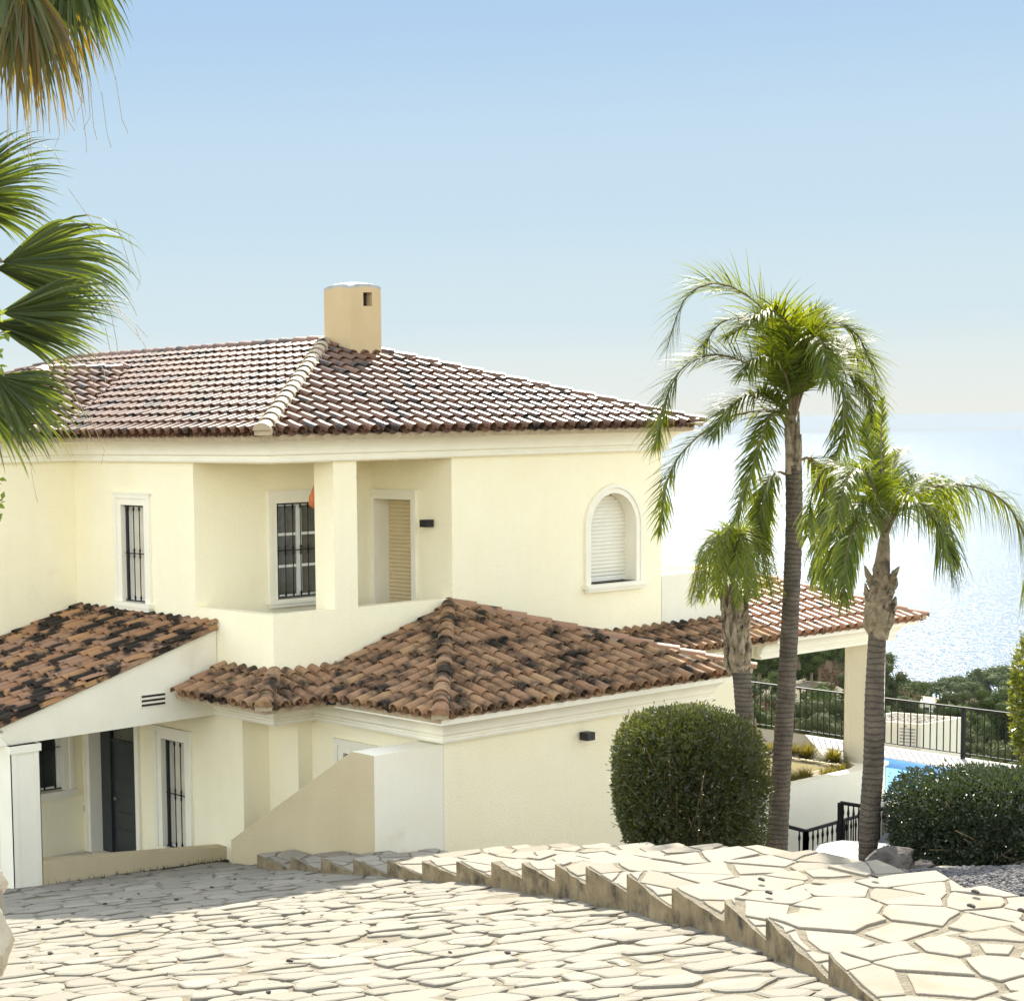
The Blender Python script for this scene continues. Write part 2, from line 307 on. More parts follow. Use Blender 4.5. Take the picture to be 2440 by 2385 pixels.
def dirpx(px):
    a = math.atan((px - PX) / FPX); w = M @ np.array([math.sin(a), 0, math.cos(a)]); return w[:2] / np.linalg.norm(w[:2])
def interp(x, tab):
    if x <= tab[0][0]: return tab[0][1]
    for (a, b), (c, d) in zip(tab, tab[1:]):
        if x <= c: return b + (d - b) * (x - a) / (c - a)
    return tab[-1][1]
ANG_R = [(33, .262), (45, .218), (70, .215), (120, .205), (200, .195), (300, .186), (450, .176), (650, .160), (760, .150), (850, .150), (950, .160), (1080, .1605), (1300, .16)]
ANG_L = [(33, .262), (45, .215), (70, .190), (120, .172), (200, .158), (300, .148), (450, .146), (650, .146), (760, .146), (850, .150), (950, .160), (1080, .1605), (1300, .16)]
def pxof(x, y):
    c = M.T @ np.array([x, y, 0.0]); return c[0] / max(c[2], 1e-3) * FPX + PX if c[2] > 0 else 99999 * (1 if c[0] > 0 else -1)
def terr(x, y):
    d = math.hypot(x, y); p = pxof(x, y); w = min(1, max(0, (p - 1950) / 330)); w = w * w * (3 - 2 * w)
    a = interp(d, ANG_L) * (1 - w) + interp(d, ANG_R) * w
    z = -a * d
    z += (math.sin(x * .045) + math.sin(y * .06 + 1)) * min(3, max(0, (d - 60) * .02))
    return max(z, SEAZ - 3)
mb = MB(); azs = np.linspace(-75, 75, 140); ds = [33, 38, 45, 55, 68, 84, 104, 128, 156, 190, 230, 275, 330, 390, 450, 520, 600, 680, 760, 840, 910, 980, 1050, 1120]
for d in ds:
    for a in azs:
        w = M @ np.array([math.sin(R(a + 15)), 0, math.cos(R(a + 15))]); w = w[:2] / np.linalg.norm(w[:2])
        mb.v.append((w[0] * d, w[1] * d, terr(w[0] * d, w[1] * d)))
na = len(azs)
for i in range(len(ds) - 1):
    for k in range(na - 1):
        a0 = i * na + k; mb.f.append((a0, a0 + na, a0 + na + 1, a0 + 1)); mb.m.append(0)
o = mb.build('hillside', BRUSH, kind='structure', smooth=True)

# plan axes of ramp and steps: RD runs along a riser, RN points down the ramp
RD = Vector((.966, -.2585)); RN = Vector((.2585, .966))
def rz(run): return -1.816 - .182 * run
def RP(run, side, h=0): p = RN * run + RD * side; return Vector((p.x, p.y, rz(run) + h))
mb = MB()
mb.box((-30, -20, -9.2), (36, 60, -8.6)); mb.build('ground', BEDM, kind='structure')
mb = MB(); mb.box((19.0, 2, -8.55), (35, 19.2, -7.72)); mb.build('driveway', COURT, kind='structure')

# ------------------------------------------------------------------ paving ramp
def clip_poly(poly, p, nrm_):
    out = []; n = len(poly)
    for i in range(n):
        a, b = poly[i], poly[(i + 1) % n]; da = (a - p).dot(nrm_); db = (b - p).dot(nrm_)
        if da <= 0: out.append(a)
        if da * db < 0: out.append(a + (b - a) * (da / (da - db)))
    return out
def voronoi(seeds, bounds, cell, rnd, aniso=1.0):
    """bounded Voronoi cells; seeds are 2D vectors, bounds a convex polygon"""
    grid = {}
    for i, s in enumerate(seeds): grid.setdefault((int(s.x // cell), int(s.y // cell)), []).append(i)
    res = []
    for i, s in enumerate(seeds):
        poly = [Vector(b) for b in bounds] if len(seeds) < 60 else [s + Vector(q) * cell * 2.2 for q in ((-1, -1), (1, -1), (1, 1), (-1, 1))]
        gx, gy = int(s.x // cell), int(s.y // cell); nb = []
        for a in range(gx - 2, gx + 3):
            for b in range(gy - 2, gy + 3): nb += grid.get((a, b), [])
        nb = sorted((j for j in nb if j != i), key=lambda j: (seeds[j] - s).length_squared)[:16]
        for j in nb:
            q = seeds[j]; d_ = q - s; poly = clip_poly(poly, (s + q) / 2, d_)
            if len(poly) < 3: break
        if len(seeds) >= 60 and len(poly) >= 3:
            nb_ = len(bounds); 
            for k in range(nb_):
                a = Vector(bounds[k]); b = Vector(bounds[(k + 1) % nb_]); e = b - a; poly = clip_poly(poly, a, Vector((e.y, -e.x)))
                if len(poly) < 3: break
        res.append(poly if len(poly) >= 3 else None)
    return res
def inset(poly, d):
    n = len(poly); c = sum(poly, Vector((0, 0))) / n; out = poly
    for i in range(n):
        a, b = poly[i], poly[(i + 1) % n]; e = b - a
        if e.length < 1e-5: continue
        nn = Vector((e.y, -e.x)).normalized(); out = clip_poly(out, a - nn * d, nn)
        if len(out) < 3: return None
    return out
def round_poly(poly, rnd, cut, jit):
    out = []; n = len(poly)
    for i in range(n):
        a, b, c = poly[i - 1], poly[i], poly[(i + 1) % n]
        f = cut * rnd.uniform(.5, 1.3); f = min(f, .45)
        out.append(b.lerp(a, f)); out.append(b.lerp(c, f))
    r = []
    for i in range(len(out)):
        a, b = out[i], out[(i + 1) % len(out)]
        r.append(a)
        if (b - a).length > .22: r.append(a.lerp(b, .5) + Vector((rnd.uniform(-1, 1), rnd.uniform(-1, 1))) * jit)
    return r
def stone(mb, poly, P, rnd, h, bev, m=0, tilt=0.0):
    """poly in (u,v); P(u,v,h) maps to world"""
    c = sum(poly, Vector((0, 0))) / len(poly); n = len(poly)
    tx, ty = rnd.uniform(-tilt, tilt), rnd.uniform(-tilt, tilt)
    def hh(q): return h + (q.x - c.x) * tx + (q.y - c.y) * ty
    size = max(.05, min((q - c).length for q in poly)); k = max(.5, 1 - bev / size)
    outer = [P(q.x, q.y, -.02) for q in poly]; mid = [P(q.x, q.y, hh(q) - bev * .6) for q in poly]
    top = []
    for q in poly: t_ = c + (q - c) * k; top.append(P(t_.x, t_.y, hh(t_)))
    vs = outer + mid + top
    fs = [(i, (i + 1) % n, n + (i + 1) % n, n + i) for i in range(n)] + [(n + i, n + (i + 1) % n, 2 * n + (i + 1) % n, 2 * n + i) for i in range(n)] + [tuple(range(2 * n, 3 * n))]
    mb.add(vs, fs, m)
rnd = random.Random(7)
mb = MB()
rb = [(-4, -14), (23.2, -14), (23.9, 6.0), (24.6, 9.3), (22.0, 9.1), (-4, 9.0)]
cs = [RP(a, b) for a, b in [(-6, -16), (26, -16), (26, 9.4), (-6, 9.4)]]
mb.slab(cs, (0, 0, -.6), 1)
def Pr(u, v, h): p = RN * v + RD * u; return Vector((p.x, p.y, rz(v) + h + .004 * math.sin(u * 1.7 + v * .6)))
seeds = []; su, sv = .40, .315
v = 6.6; row = 0
while v < 25.6:
    sz = sv * rnd.uniform(.8, 1.25); u = -1.5 + rnd.random() * .5
    while u < 9.3:
        seeds.append(Vector((u + rnd.uniform(-.14, .14), v + rnd.uniform(-.06, .06)))); u += su * rnd.uniform(.55, 1.45)
    v += sz; row += 1
lim = [(-1.6, 6.5), (9.35, 6.5), (9.35, 25.6), (-1.6, 25.6)]
# seeds stretched so that stones run across the ramp
K = .82
vs_ = voronoi([Vector((s.x * K, s.y)) for s in seeds], [(a * K, b) for a, b in lim], .3, rnd)
for poly in vs_:
    if not poly: continue
    if rnd.random() < .03: continue
    poly = [Vector((q.x / K, q.y)) for q in poly]; poly = inset(poly, rnd.choice((.008, .012, .018, .026, .042)) * rnd.uniform(.8, 1.2))
    if not poly or len(poly) < 3: continue
    c = sum(poly, Vector((0, 0))) / len(poly)
    if (max(q.x for q in poly) - min(q.x for q in poly)) < .07: continue
    poly = round_poly(poly, rnd, .17, .016)
    stone(mb, poly, Pr, rnd, rnd.uniform(.008, .030), rnd.uniform(.010, .018), 0, .03)
mb.build('ramp', [STONE, MORTAR], kind='structure')

# ------------------------------------------------------------------ flagstone steps
SRUN = [22.10, 21.13, 20.25, 19.43, 18.57, 17.76, 16.97, 16.19, 15.43, 14.65, 13.87, 12.92, 11.82, 10.84, 9.83, 8.53, 7.1, 5.9]
SL = [9.06, 9.12, 9.15, 9.20, 9.22, 9.25, 9.25, 9.23, 9.14, 9.04, 8.88, 8.68, 8.36, 8.13, 7.71, 7.15, 6.5, 5.9]
SR = [9.7, 10.2, 10.8, 11.1, 11.1, 11.1, 11.1, 11.15, 10.98, 10.9, 10.76, 10.59, 10.40, 10.15, 10.6, 10.9, 11.2, 11.5]
SR[12:] = [10.40, 10.1, 9.6, 9.5, 9.7, 9.8]
steps = empty('stairs', RP(15, 10), label='broad flight of cream flagstone steps descending beside the cobbled ramp', cat='steps')
rnd = random.Random(11)
for i in range(len(SRUN) - 1):
    r1, r0 = SRUN[i], SRUN[i + 1]; zt = -.965 * (6.03 - .17 * i) + .20
    if i < 3: SRi = min(SR[i], 15.0 / .966 * 1.0)
    L1, R1, L0, R0 = SL[i], SR[i], SL[i + 1], SR[i + 1]
    r0b = r0 - .02
    R0 += .42 if i in (10, 11) else .12
    q = [Vector((L1, r1)), Vector((R1, r1 + rnd.uniform(-.02, .02))), Vector((R0, r0b)), Vector((L0, r0b))]
    if i < 4:   # keep clear of the garden wall, whose face is x = 15
        xl = 14.98
        def cutx(pts): return clip_poly(pts, Vector((xl / .966 if False else 0, 0)), Vector((0, 0)))
        pts = [RD * a.x + RN * a.y for a in q]; pts = clip_poly(pts, Vector((xl, 0)), Vector((1, 0))); q = [Vector((p.dot(RD), p.dot(RN))) for p in pts]
        if len(q) < 3: continue
    k_ = len(q); li = min(range(k_), key=lambda j: (q[j] + q[(j + 1) % k_]).x); a_, b_ = q[li], q[(li + 1) % k_]
    q = q[:li + 1] + [a_.lerp(b_, t_) + Vector((rnd.uniform(-.022, .014), 0)) for t_ in (.12, .3, .45, .6, .75, .9)] + q[li + 1:]
    # orientation counter-clockwise in (side, run)
    area = sum(q[k].x * q[(k + 1) % len(q)].y - q[(k + 1) % len(q)].x * q[k].y for k in range(len(q)))
    if area < 0: q = q[::-1]
    mb = MB()
    def Ps(u, v, h): p = RN * v + RD * u; return Vector((p.x, p.y, zt + h))
    body = [Ps(a.x, a.y, -.014) for a in q]
    mb.slab(body, (0, 0, -.75), 1)
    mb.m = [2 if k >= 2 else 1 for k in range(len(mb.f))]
    wide = R1 - L1; n_ = max(6, int(wide * (r1 - r0) / .115))
    sd = []; tries = 0
    xs = [a.x for a in q]; ys = [a.y for a in q]
    while len(sd) < n_ and tries < 400:
        tries += 1; p = Vector((rnd.uniform(min(xs), max(xs)), rnd.uniform(min(ys), max(ys))))
        if all((Vector(((p.x - s.x) * .7, p.y - s.y))).length > .205 for s in sd): sd.append(p)
    for poly in voronoi(sd, [tuple(a) for a in q], .6, rnd):
        if not poly: continue
        poly = inset(poly, rnd.choice((.010, .016, .022, .045)) * rnd.uniform(.8, 1.2))
        if not poly: continue
        poly = round_poly(poly, rnd, .045, .025)
        # front stones overhang the riser a little
        stone(mb, poly, Ps, rnd, rnd.uniform(-.004, .004), .006, 0, .008)
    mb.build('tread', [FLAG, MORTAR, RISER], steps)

# ------------------------------------------------------------------ garden bed right of the steps
def bedz(run, side):
    q = (run - 12.1) * .66 + (side - 10.7) * .75
    base = rz(run) + .13
    if q > 0: base -= .10 + .10 * q
    t = max(0, q - 3.3); return max(-8.7, base - 1.3 * t)
mb = MB(); rs = np.linspace(2, 24, 56); ss = np.linspace(8.6, 19, 44)
for r_ in rs:
    for s_ in ss:
        p = RN * r_ + RD * s_; mb.v.append((p.x, p.y, bedz(r_, s_) - (1.2 if s_ < 9.3 else 0)))
for i in range(len(rs) - 1):
    for k in range(len(ss) - 1):
        a0 = i * len(ss) + k; mb.f.append((a0, a0 + 1, a0 + len(ss) + 1, a0 + len(ss))); mb.m.append(0)
mb.build('garden_bed', BEDM, kind='structure', smooth=True)
def pebble(mb, c, r_, rnd, m=0, n=6):
    pts = []; ax = [r_ * rnd.uniform(.6, 1.2), r_ * rnd.uniform(.6, 1.2), r_ * rnd.uniform(.45, .8)]; rot = Matrix.Rotation(rnd.random() * 6.28, 3, 'Z') @ Matrix.Rotation(rnd.uniform(-.5, .5), 3, 'X')
    for zz, rr in ((-.6, .75), (.15, 1.0), (.75, .55)):
        for k in range(5): a = k * 1.2566 + rnd.uniform(-.25, .25); pts.append(rot @ Vector((math.cos(a) * rr * ax[0] * rnd.uniform(.85, 1.15), math.sin(a) * rr * ax[1] * rnd.uniform(.85, 1.15), zz * ax[2])))
    pts = [Vector(c) + p for p in pts]
    fs = [(k, (k + 1) % 5, 5 + (k + 1) % 5, 5 + k) for k in range(5)] + [(5 + k, 5 + (k + 1) % 5, 10 + (k + 1) % 5, 10 + k) for k in range(5)] + [(10, 11, 12, 13, 14), (4, 3, 2, 1, 0)]
    mb.add(pts, fs, m)
rnd = random.Random(3); mb = MB()
for i in range(7000):
    r_ = rnd.uniform(8.6, 12.2); e0 = interp(r_, [(8.5, 9.5), (9.8, 9.62), (10.8, 10.1), (11.8, 10.4), (12.9, 10.6)]); s_ = rnd.uniform(e0 - .03, 12.0)
    if (r_ - 12.1) * .66 + (s_ - 10.7) * .75 > .06: continue
    p = RN * r_ + RD * s_; pebble(mb, (p.x, p.y, bedz(r_, s_) + .02 + rnd.random() * .02), rnd.uniform(.016, .034), rnd)
mb.build('gravel', GRAVM, label='dark grey gravel covering the bed right of the steps', cat='gravel', kind='stuff')

# ------------------------------------------------------------------ house
X0, Y0 = 15.48, 19.88
house = empty('house', (X0, Y0, -7.0), label='pale yellow stucco villa with terracotta tiled roofs on the slope above the sea', cat='house')
def wall_panel(mb, O, u, nrm_, L, z0, z1, holes, depth=.24, m=0, mr=None):
    """outer skin from O along u (2D), height z0..z1; holes (u0,u1,z0,z1[,arch]); nrm_ outward 2D normal"""
    mr = m if mr is None else mr
    O = Vector((O[0], O[1])); u = Vector(u); nn = Vector(nrm_)
    def P(a, z, d=0): q = O + u * a - nn * d; return (q.x, q.y, z)
    us = sorted({0, L, *[h[0] for h in holes], *[h[1] for h in holes]}); zs = sorted({z0, z1, *[h[2] for h in holes], *[h[3] for h in holes]})
    for a, b in zip(us, us[1:]):
        for c, d in zip(zs, zs[1:]):
            cu, cz = (a + b) / 2, (c + d) / 2
            if any(h[0] < cu < h[1] and h[2] < cz < h[3] for h in holes): continue
            mb.add([P(a, c), P(b, c), P(b, d), P(a, d)], [(0, 1, 2, 3)], m)
    for h in holes:
        a, b, c, d = h[:4]
        if len(h) > 4:      # arch: springing line at d - (b-a)/2
            r_ = (b - a) / 2; cx = (a + b) / 2; zc = d - r_; arc = [(cx - r_ * math.cos(t), zc + r_ * math.sin(t)) for t in np.linspace(0, math.pi, 25)]
            for (p, q), (p2, q2) in zip(arc, arc[1:]):
                mb.add([P(p, q), P(p2, q2), P(p2, d), P(p, d)], [(0, 1, 2, 3)], m)
                mb.add([P(p, q), P(p2, q2), P(p2, q2, depth), P(p, q, depth)], [(0, 1, 2, 3)], mr)
            mb.add([P(a, c), P(a, zc), P(a, zc, depth), P(a, c, depth)], [(0, 1, 2, 3)], mr)
            mb.add([P(b, c), P(b, zc), P(b, zc, depth), P(b, c, depth)], [(0, 1, 2, 3)], mr)
            mb.add([P(a, c), P(b, c), P(b, c, depth), P(a, c, depth)], [(0, 1, 2, 3)], mr)
        else:
            for (p, q), (p2, q2) in (((a, c), (b, c)), ((b, c), (b, d)), ((b, d), (a, d)), ((a, d), (a, c))):
                mb.add([P(p, q), P(p2, q2), P(p2, q2, depth), P(p, q, depth)], [(0, 1, 2, 3)], mr)
ZC = -.50; ZB = -2.60; ZL = -4.12; YI = 24.93; YB = 21.70; XB = 18.88
wy = MB()   # yellow walls: one continuous rendered shell
# -X faces: local u runs towards -y so that normal (-1,0)
def WX(x, ya, yb, z0, z1, holes=(), **k):   # ya > yb
    wall_panel(wy, (x, ya), (0, -1), (-1, 0), ya - yb, z0, z1, [(ya - h[0], ya - h[1], *h[2:]) for h in holes], **k)
def WY(y, xa, xb, z0, z1, holes=(), **k):
    wall_panel(wy, (xa, y), (1, 0), (0, -1), xb - xa, z0, z1, [(h[0] - xa, h[1] - xa, *h[2:]) for h in holes], **k)
WX(X0, YI, YB, ZL, -.1, [(23.60, 22.98, -2.64, -1.16)], m=0, mr=1)
WX(X0, YI, 20.63, -8, ZL, [(24.69, 23.39, -6.75, -4.52), (22.66, 22.05, -6.32, -4.65)], mr=1)
WX(X0, YB, Y0, ZL, ZB)
WY(Y0, X0, XB, ZL, ZB)
# parapet: inner faces and cap
wy.box((X0 + .005, Y0 + .005, -3.7), (XB, Y0 + .20, ZB - .001)); wy.box((X0 + .005, Y0 + .20, -3.7), (X0 + .20, YB, ZB - .001))
WY(YB, X0, XB, -3.7, -.45, [(16.985, 18.02, -2.60, -1.155)], depth=.16, mr=1)
WX(XB, YB, Y0, -3.7, -.45, [(21.62, 20.77, -3.6, -1.155)], depth=.34, mr=1)
WY(Y0, XB, 23.62, ZL, -.1, [(21.895, 22.98, -2.60, -1.16, 1)], depth=.26, mr=1)
wy.box((X0 + .01, Y0 + .01, -3.72), (XB, YB, -3.60))                # balcony floor
wy.box((X0 + .01, Y0 + .01, -.52), (XB, YB, -.40))                  # balcony ceiling
wy.box((16.60, Y0 + .004, ZB - .05), (17.03, Y0 + .43, -.42))      # pillar
WY(YI, 13.6, X0, -8, -.1, [(13.9, 15.12, -5.72, -4.35)], depth=.18, mr=1)
wy.add([(13.6, YI, -8), (13.6, 30, -8), (13.6, 30, -.1), (13.6, YI, -.1)], [(0, 1, 2, 3)])
# right end, rear
wy.add([(23.62, Y0, -8), (23.62, 36, -8), (23.62, 36, -.1), (23.62, Y0, -.1)], [(0, 1, 2, 3)])
wy.add([(23.62, 36, -8), (13.6, 36, -8), (13.6, 36, -.1), (23.62, 36, -.1)], [(0, 1, 2, 3)])
wy.add([(13.6, 30, -8), (13.6, 36, -8), (13.6, 36, -.1), (13.6, 30, -.1)], [(0, 1, 2, 3)])
# recessed lower walls
WY(20.63, X0, 15.95, -8, ZL); WX(15.95, 20.63, 19.96, -8, ZL); WY(19.96, 15.95, 16.2, -8, ZL)
WX(16.2, 19.96, 17.25, -8, ZL, [(19.25, 18.4, -5.6, -4.52)], depth=.16, mr=1)
WY(17.25, 16.2, 21.5, -8.2, ZL + .3)
wy.add([(21.5, 17.25, -8.2), (21.5, Y0, -8.2), (21.5, Y0, ZL + .3), (21.5, 17.25, ZL + .3)], [(0, 1, 2, 3)])
WY(Y0, 21.5, 25.72, -8.2, ZL)                                        # lower part right of wing
wy.box((X0 + .004, Y0 + .004, ZL - .02), (23.6, 20.70, ZL + .05))  # soffit under the balcony
WALL = wy.build('wall', [STUC, TRIM], house)
# parapet wall round the roof terrace, right of the upper floor
mb = MB(); mb.box((23.63, Y0 - .002, ZL + .02), (25.72, Y0 + .2, -2.56)); mb.box((25.52, Y0 + .2, ZL), (25.72, 27, -2.56))
mb.box((23.63, Y0 + .2, -3.7), (25.52, 27, -3.6))
mb.build('terrace_parapet', STUW, house)
# dark core stops light passing through the house
mb = MB(); mb.box((16.6, 22.2, -8), (23.3, 35.6, -.3)); mb.box((19.3, 20.3, -8), (23.3, 22.2, -.3)); mb.box((16.7, 20.9, -8), (19.3, 22.2, -4.3)); mb.box((16.7, 17.7, -8), (21.2, 20.9, -4.2)); mb.box((14.0, 25.3, -8), (16.6, 35.6, -.3))
mb.build('interior', DARKV, house)

def sweep(mb, path, prof, m=0, caps=True):
    """profile [(out, z)] swept along plan path; outward is to the right of the path direction"""
    path = [Vector(p) for p in path]; n = len(path); offs = []
    for i in range(n):
        d0 = (path[i] - path[i - 1]).normalized() if i else None; d1 = (path[i + 1] - path[i]).normalized() if i < n - 1 else None
        n0 = Vector((d0.y, -d0.x)) if d0 else None; n1 = Vector((d1.y, -d1.x)) if d1 else None
        if n0 is None: o_ = n1
        elif n1 is None: o_ = n0
        else: o_ = (n0 + n1) / (1 + n0.dot(n1))
        offs.append(o_)
    k = len(prof); vs = []
    for p, o_ in zip(path, offs):
        for a, z in prof: q = p + o_ * a; vs.append((q.x, q.y, z))
    fs = [(i * k + j, (i + 1) * k + j, (i + 1) * k + j + 1, i * k + j + 1) for i in range(n - 1) for j in range(k - 1)]
    if caps: fs += [tuple(range(k - 1, -1, -1)), tuple((n - 1) * k + j for j in range(k))]
    mb.add(vs, fs, m)
def cornice_prof(zb, top):
    h = top - zb; p = [(-.05, zb), (.085, zb), (.095, zb + .03), (.085, zb + .055), (.06, zb + .06), (.06, zb + .085), (.09, zb + .10)]
    for t in np.linspace(0, 1, 9): p.append((.10 + .25 * (1 - math.cos(t * math.pi / 2)) , zb + .115 + (h - .19) * math.sin(t * math.pi / 2)))
    p += [(.375, top - .07), (.375, top), (-.05, top)]
    return p
# ('outward' is right of travel: travel so the house is on the left)
mb = MB(); sweep(mb, [(13.6, 30), (13.6, YI), (X0, YI), (X0, Y0), (23.62, Y0), (23.62, 36)], cornice_prof(ZC, -.13))
mb.build('upper_cornice', TRIM, house)
mb = MB(); sweep(mb, [(X0, 21.2), (X0, Y0), (16.2, Y0), (16.2, 17.25), (21.5, 17.25), (21.5, Y0), (25.72, Y0)], cornice_prof(ZL, -3.75))
mb.build('lower_cornice', TRIM, house)

# ---- tiled roofs
def tiled(mb, O, u, v, slope, L, V, clips, rnd, sp=.235, ex=.365, mt=0, under=1, bow=0):
    O = Vector(O); u3 = Vector((u[0], u[1], 0)); cs_ = math.cos(math.atan(slope)); sn = math.sin(math.atan(slope))
    v3 = Vector((v[0] * cs_, v[1] * cs_, sn)); n3 = u3.cross(v3)
    if n3.z < 0: n3 = -n3
    S = V / cs_
    tm = MB()
    def P(a, s, h): return O + u3 * a + v3 * s + n3 * h
    nc = int(L / sp) + 1; nr = int(S / ex) + 1; seg = 6
    for c in range(nc):
        for kind in (0, 1):
            uc = (c + .5 + (.5 if kind else 0)) * sp
            if uc > L + .05: continue
            for r_ in range(nr):
                s0 = r_ * ex + (-.02 if kind == 0 else -.0) + rnd.uniform(-.008, .008); s1 = s0 + ex + .06
                if kind == 0:
                    rl, ru = .090, .074; hl, hu = .024, .0
                else:
                    rl, ru = .085, .10; hl, hu = .01, -.008
                ju = rnd.uniform(-.005, .005); sk = rnd.uniform(-.006, .006); jh = rnd.uniform(-.003, .004)
                vs = []
                for s_, rr, hh in ((s0, rl, hl), (s1, ru, hu)):
                    for k in range(seg + 1):
                        a = math.pi * k / seg
                        if kind == 0: vs.append(P(uc + ju + (sk if s_ == s1 else 0) - rr * math.cos(a), s_, hh + jh + rr * 1.02 * math.sin(a)))
                        else: vs.append(P(uc + ju - rr * math.cos(a), s_, hh + jh + .02 - .068 * math.sin(a)))
                fs = [(k, k + 1, seg + 2 + k, seg + 1 + k) for k in range(seg)]
                if kind == 0:           # thickness of the lower end
                    b = len(vs)
                    for k in range(seg + 1):
                        a = math.pi * k / seg; vs.append(P(uc + ju - (rl - .016) * math.cos(a), s0 + .002, hl + jh + (rl * 1.02 - .016) * math.sin(a)))
                    fs += [(k, b + k, b + k + 1, k + 1) for k in range(seg)]
                    if r_ == 0:
                        for k in range(seg + 1):
                            a = math.pi * k / seg; vs.append(P(uc + ju - (rl - .016) * math.cos(a), s0 + .3, hl + jh + (rl * 1.02 - .02) * math.sin(a)))
                        fs += [(b + k, b + seg + 1 + k, b + seg + 2 + k, b + k + 1) for k in range(seg)]
                elif r_ == 0:
                    b = len(vs)
                    for k in range(seg + 1):
                        a = math.pi * k / seg; vs.append(P(uc + ju - rl * math.cos(a), s0 + .002, hl + .004 - .068 * math.sin(a) - .014 + .02))
                    fs += [(k, k + 1, b + k + 1, b + k) for k in range(seg)]
                tm.add(vs, fs, mt)
    # bed under the tiles
    tm.add([P(0, .06, -.045), P(L, .06, -.045), P(L, S, -.045), P(0, S, -.045)], [(0, 1, 2, 3)], under)
    tm.add([P(0, .06, -.045), P(L, .06, -.045), P(L, .06, -.12), P(0, .06, -.12)], [(0, 1, 2, 3)], under)
    me = bpy.data.meshes.new('tmp'); me.from_pydata([tuple(p) for p in tm.v], [], tm.f); me.polygons.foreach_set('material_index', tm.m)
    bm = bmesh.new(); bm.from_mesh(me)
    for cp, cn in clips:
        bmesh.ops.bisect_plane(bm, geom=bm.verts[:] + bm.edges[:] + bm.faces[:], plane_co=Vector((cp[0], cp[1], 0)), plane_no=Vector((cn[0], cn[1], 0)), clear_outer=True)
    bm.verts.index_update()
    b = len(mb.v); mb.v += [tuple(v_.co) for v_ in bm.verts]
    for f in bm.faces: mb.f.append(tuple(b + v_.index for v_ in f.verts)); mb.m.append(f.material_index)
    bm.free(); bpy.data.meshes.remove(me)
def caps(mb, a, b, rnd, rad=.115, ex=.37, mt=0, mm=1, mort=.13, lift=.03):
    a, b = Vector(a), Vector(b); t = (b - a).normalized(); L = (b - a).length; side = t.cross(Vector((0, 0, 1))).normalized(); up = side.cross(t).normalized(); seg = 8
    nT = max(1, round(L / ex)); ex = L / nT
    for i in range(nT):
        s0 = i * ex - .02; s1 = s0 + ex + .06; ju = rnd.uniform(-.008, .008); vs = []
        for s_, rr, hh in ((s0, rad, lift + .02), (s1, rad * .84, lift)):
            for k in range(seg + 1):
                an = math.pi * k / seg; vs.append(a + t * s_ + side * (ju - rr * math.cos(an)) + up * (hh + rr * .8 * math.sin(an)))
        fs = [(k, k + 1, seg + 2 + k, seg + 1 + k) for k in range(seg)]
        bq = len(vs)
        for k in range(seg + 1):
            an = math.pi * k / seg; vs.append(a + t * (s0 + .002) + side * (ju - (rad - .018) * math.cos(an)) + up * (lift + .02 + (rad * .8 - .018) * math.sin(an)))
        fs += [(k, bq + k, bq + k + 1, k + 1) for k in range(seg)]
        if i == 0: fs.append(tuple(bq + k for k in range(seg, -1, -1)))
        mb.add(vs, fs, mt)
    w = rad * .93
    mb.obox(a - side * w + t * .3 - Vector((0, 0, mort)), side * 2 * w, b - a - t * .3, up * (mort + lift + .01), mm); mb.obox(a - side * w + t * .03 - Vector((0, 0, .03)), side * 2 * w, t * .3, up * (.03 + lift + .01), mm)
s2 = 1 / math.sqrt(2)
rnd = random.Random(5)
# upper roof: eave plane z=-.10, apex A
E0 = Vector((14.95, 19.35, -.10)); EX = 23.98; AP = Vector((19.5, 23.5, 1.34)); AR = Vector((19.5, 31.4, 1.34)); EY = 35.6
sl = 1.44 / 4.55; sf = 1.44 / 4.15
def hipclip(p, q, keep):
    p = Vector(p[:2]); q = Vector(q[:2]); e = q - p; n_ = Vector((e.y, -e.x)).normalized()
    if (Vector(keep) - p).dot(n_) > 0: n_ = -n_
    return (tuple(p), tuple(n_))
mb = MB()
# -X slope, u along +y reversed so normal is up
wingv = ((14.95, 24.4), (18.0, 27.5))
tiled(mb, (14.95, EY, -.10), (0, -1), (1, 0), sl, EY - 19.35, 4.55, [hipclip(E0, AP, (15, 25)), hipclip((14.95, EY), AR, (15, 25)), ((19.5, 0), (1, 0))], rnd, sp=.22)
tiled(mb, (14.95, 19.35, -.10), (1, 0), (0, 1), sf, EX - 14.95, 4.15, [hipclip(E0, AP, (19, 19.5)), hipclip((EX, 19.35), AP, (19, 19.5))], rnd, sp=.258)
# far slopes, plain
mb.add([(EX, 19.35, -.1), tuple(AP), tuple(AR), (EX, EY, -.1)], [(0, 3, 2, 1)], 1); mb.add([(EX, EY, -.1), tuple(AR), (14.95, EY, -.1)], [(0, 1, 2)], 1)
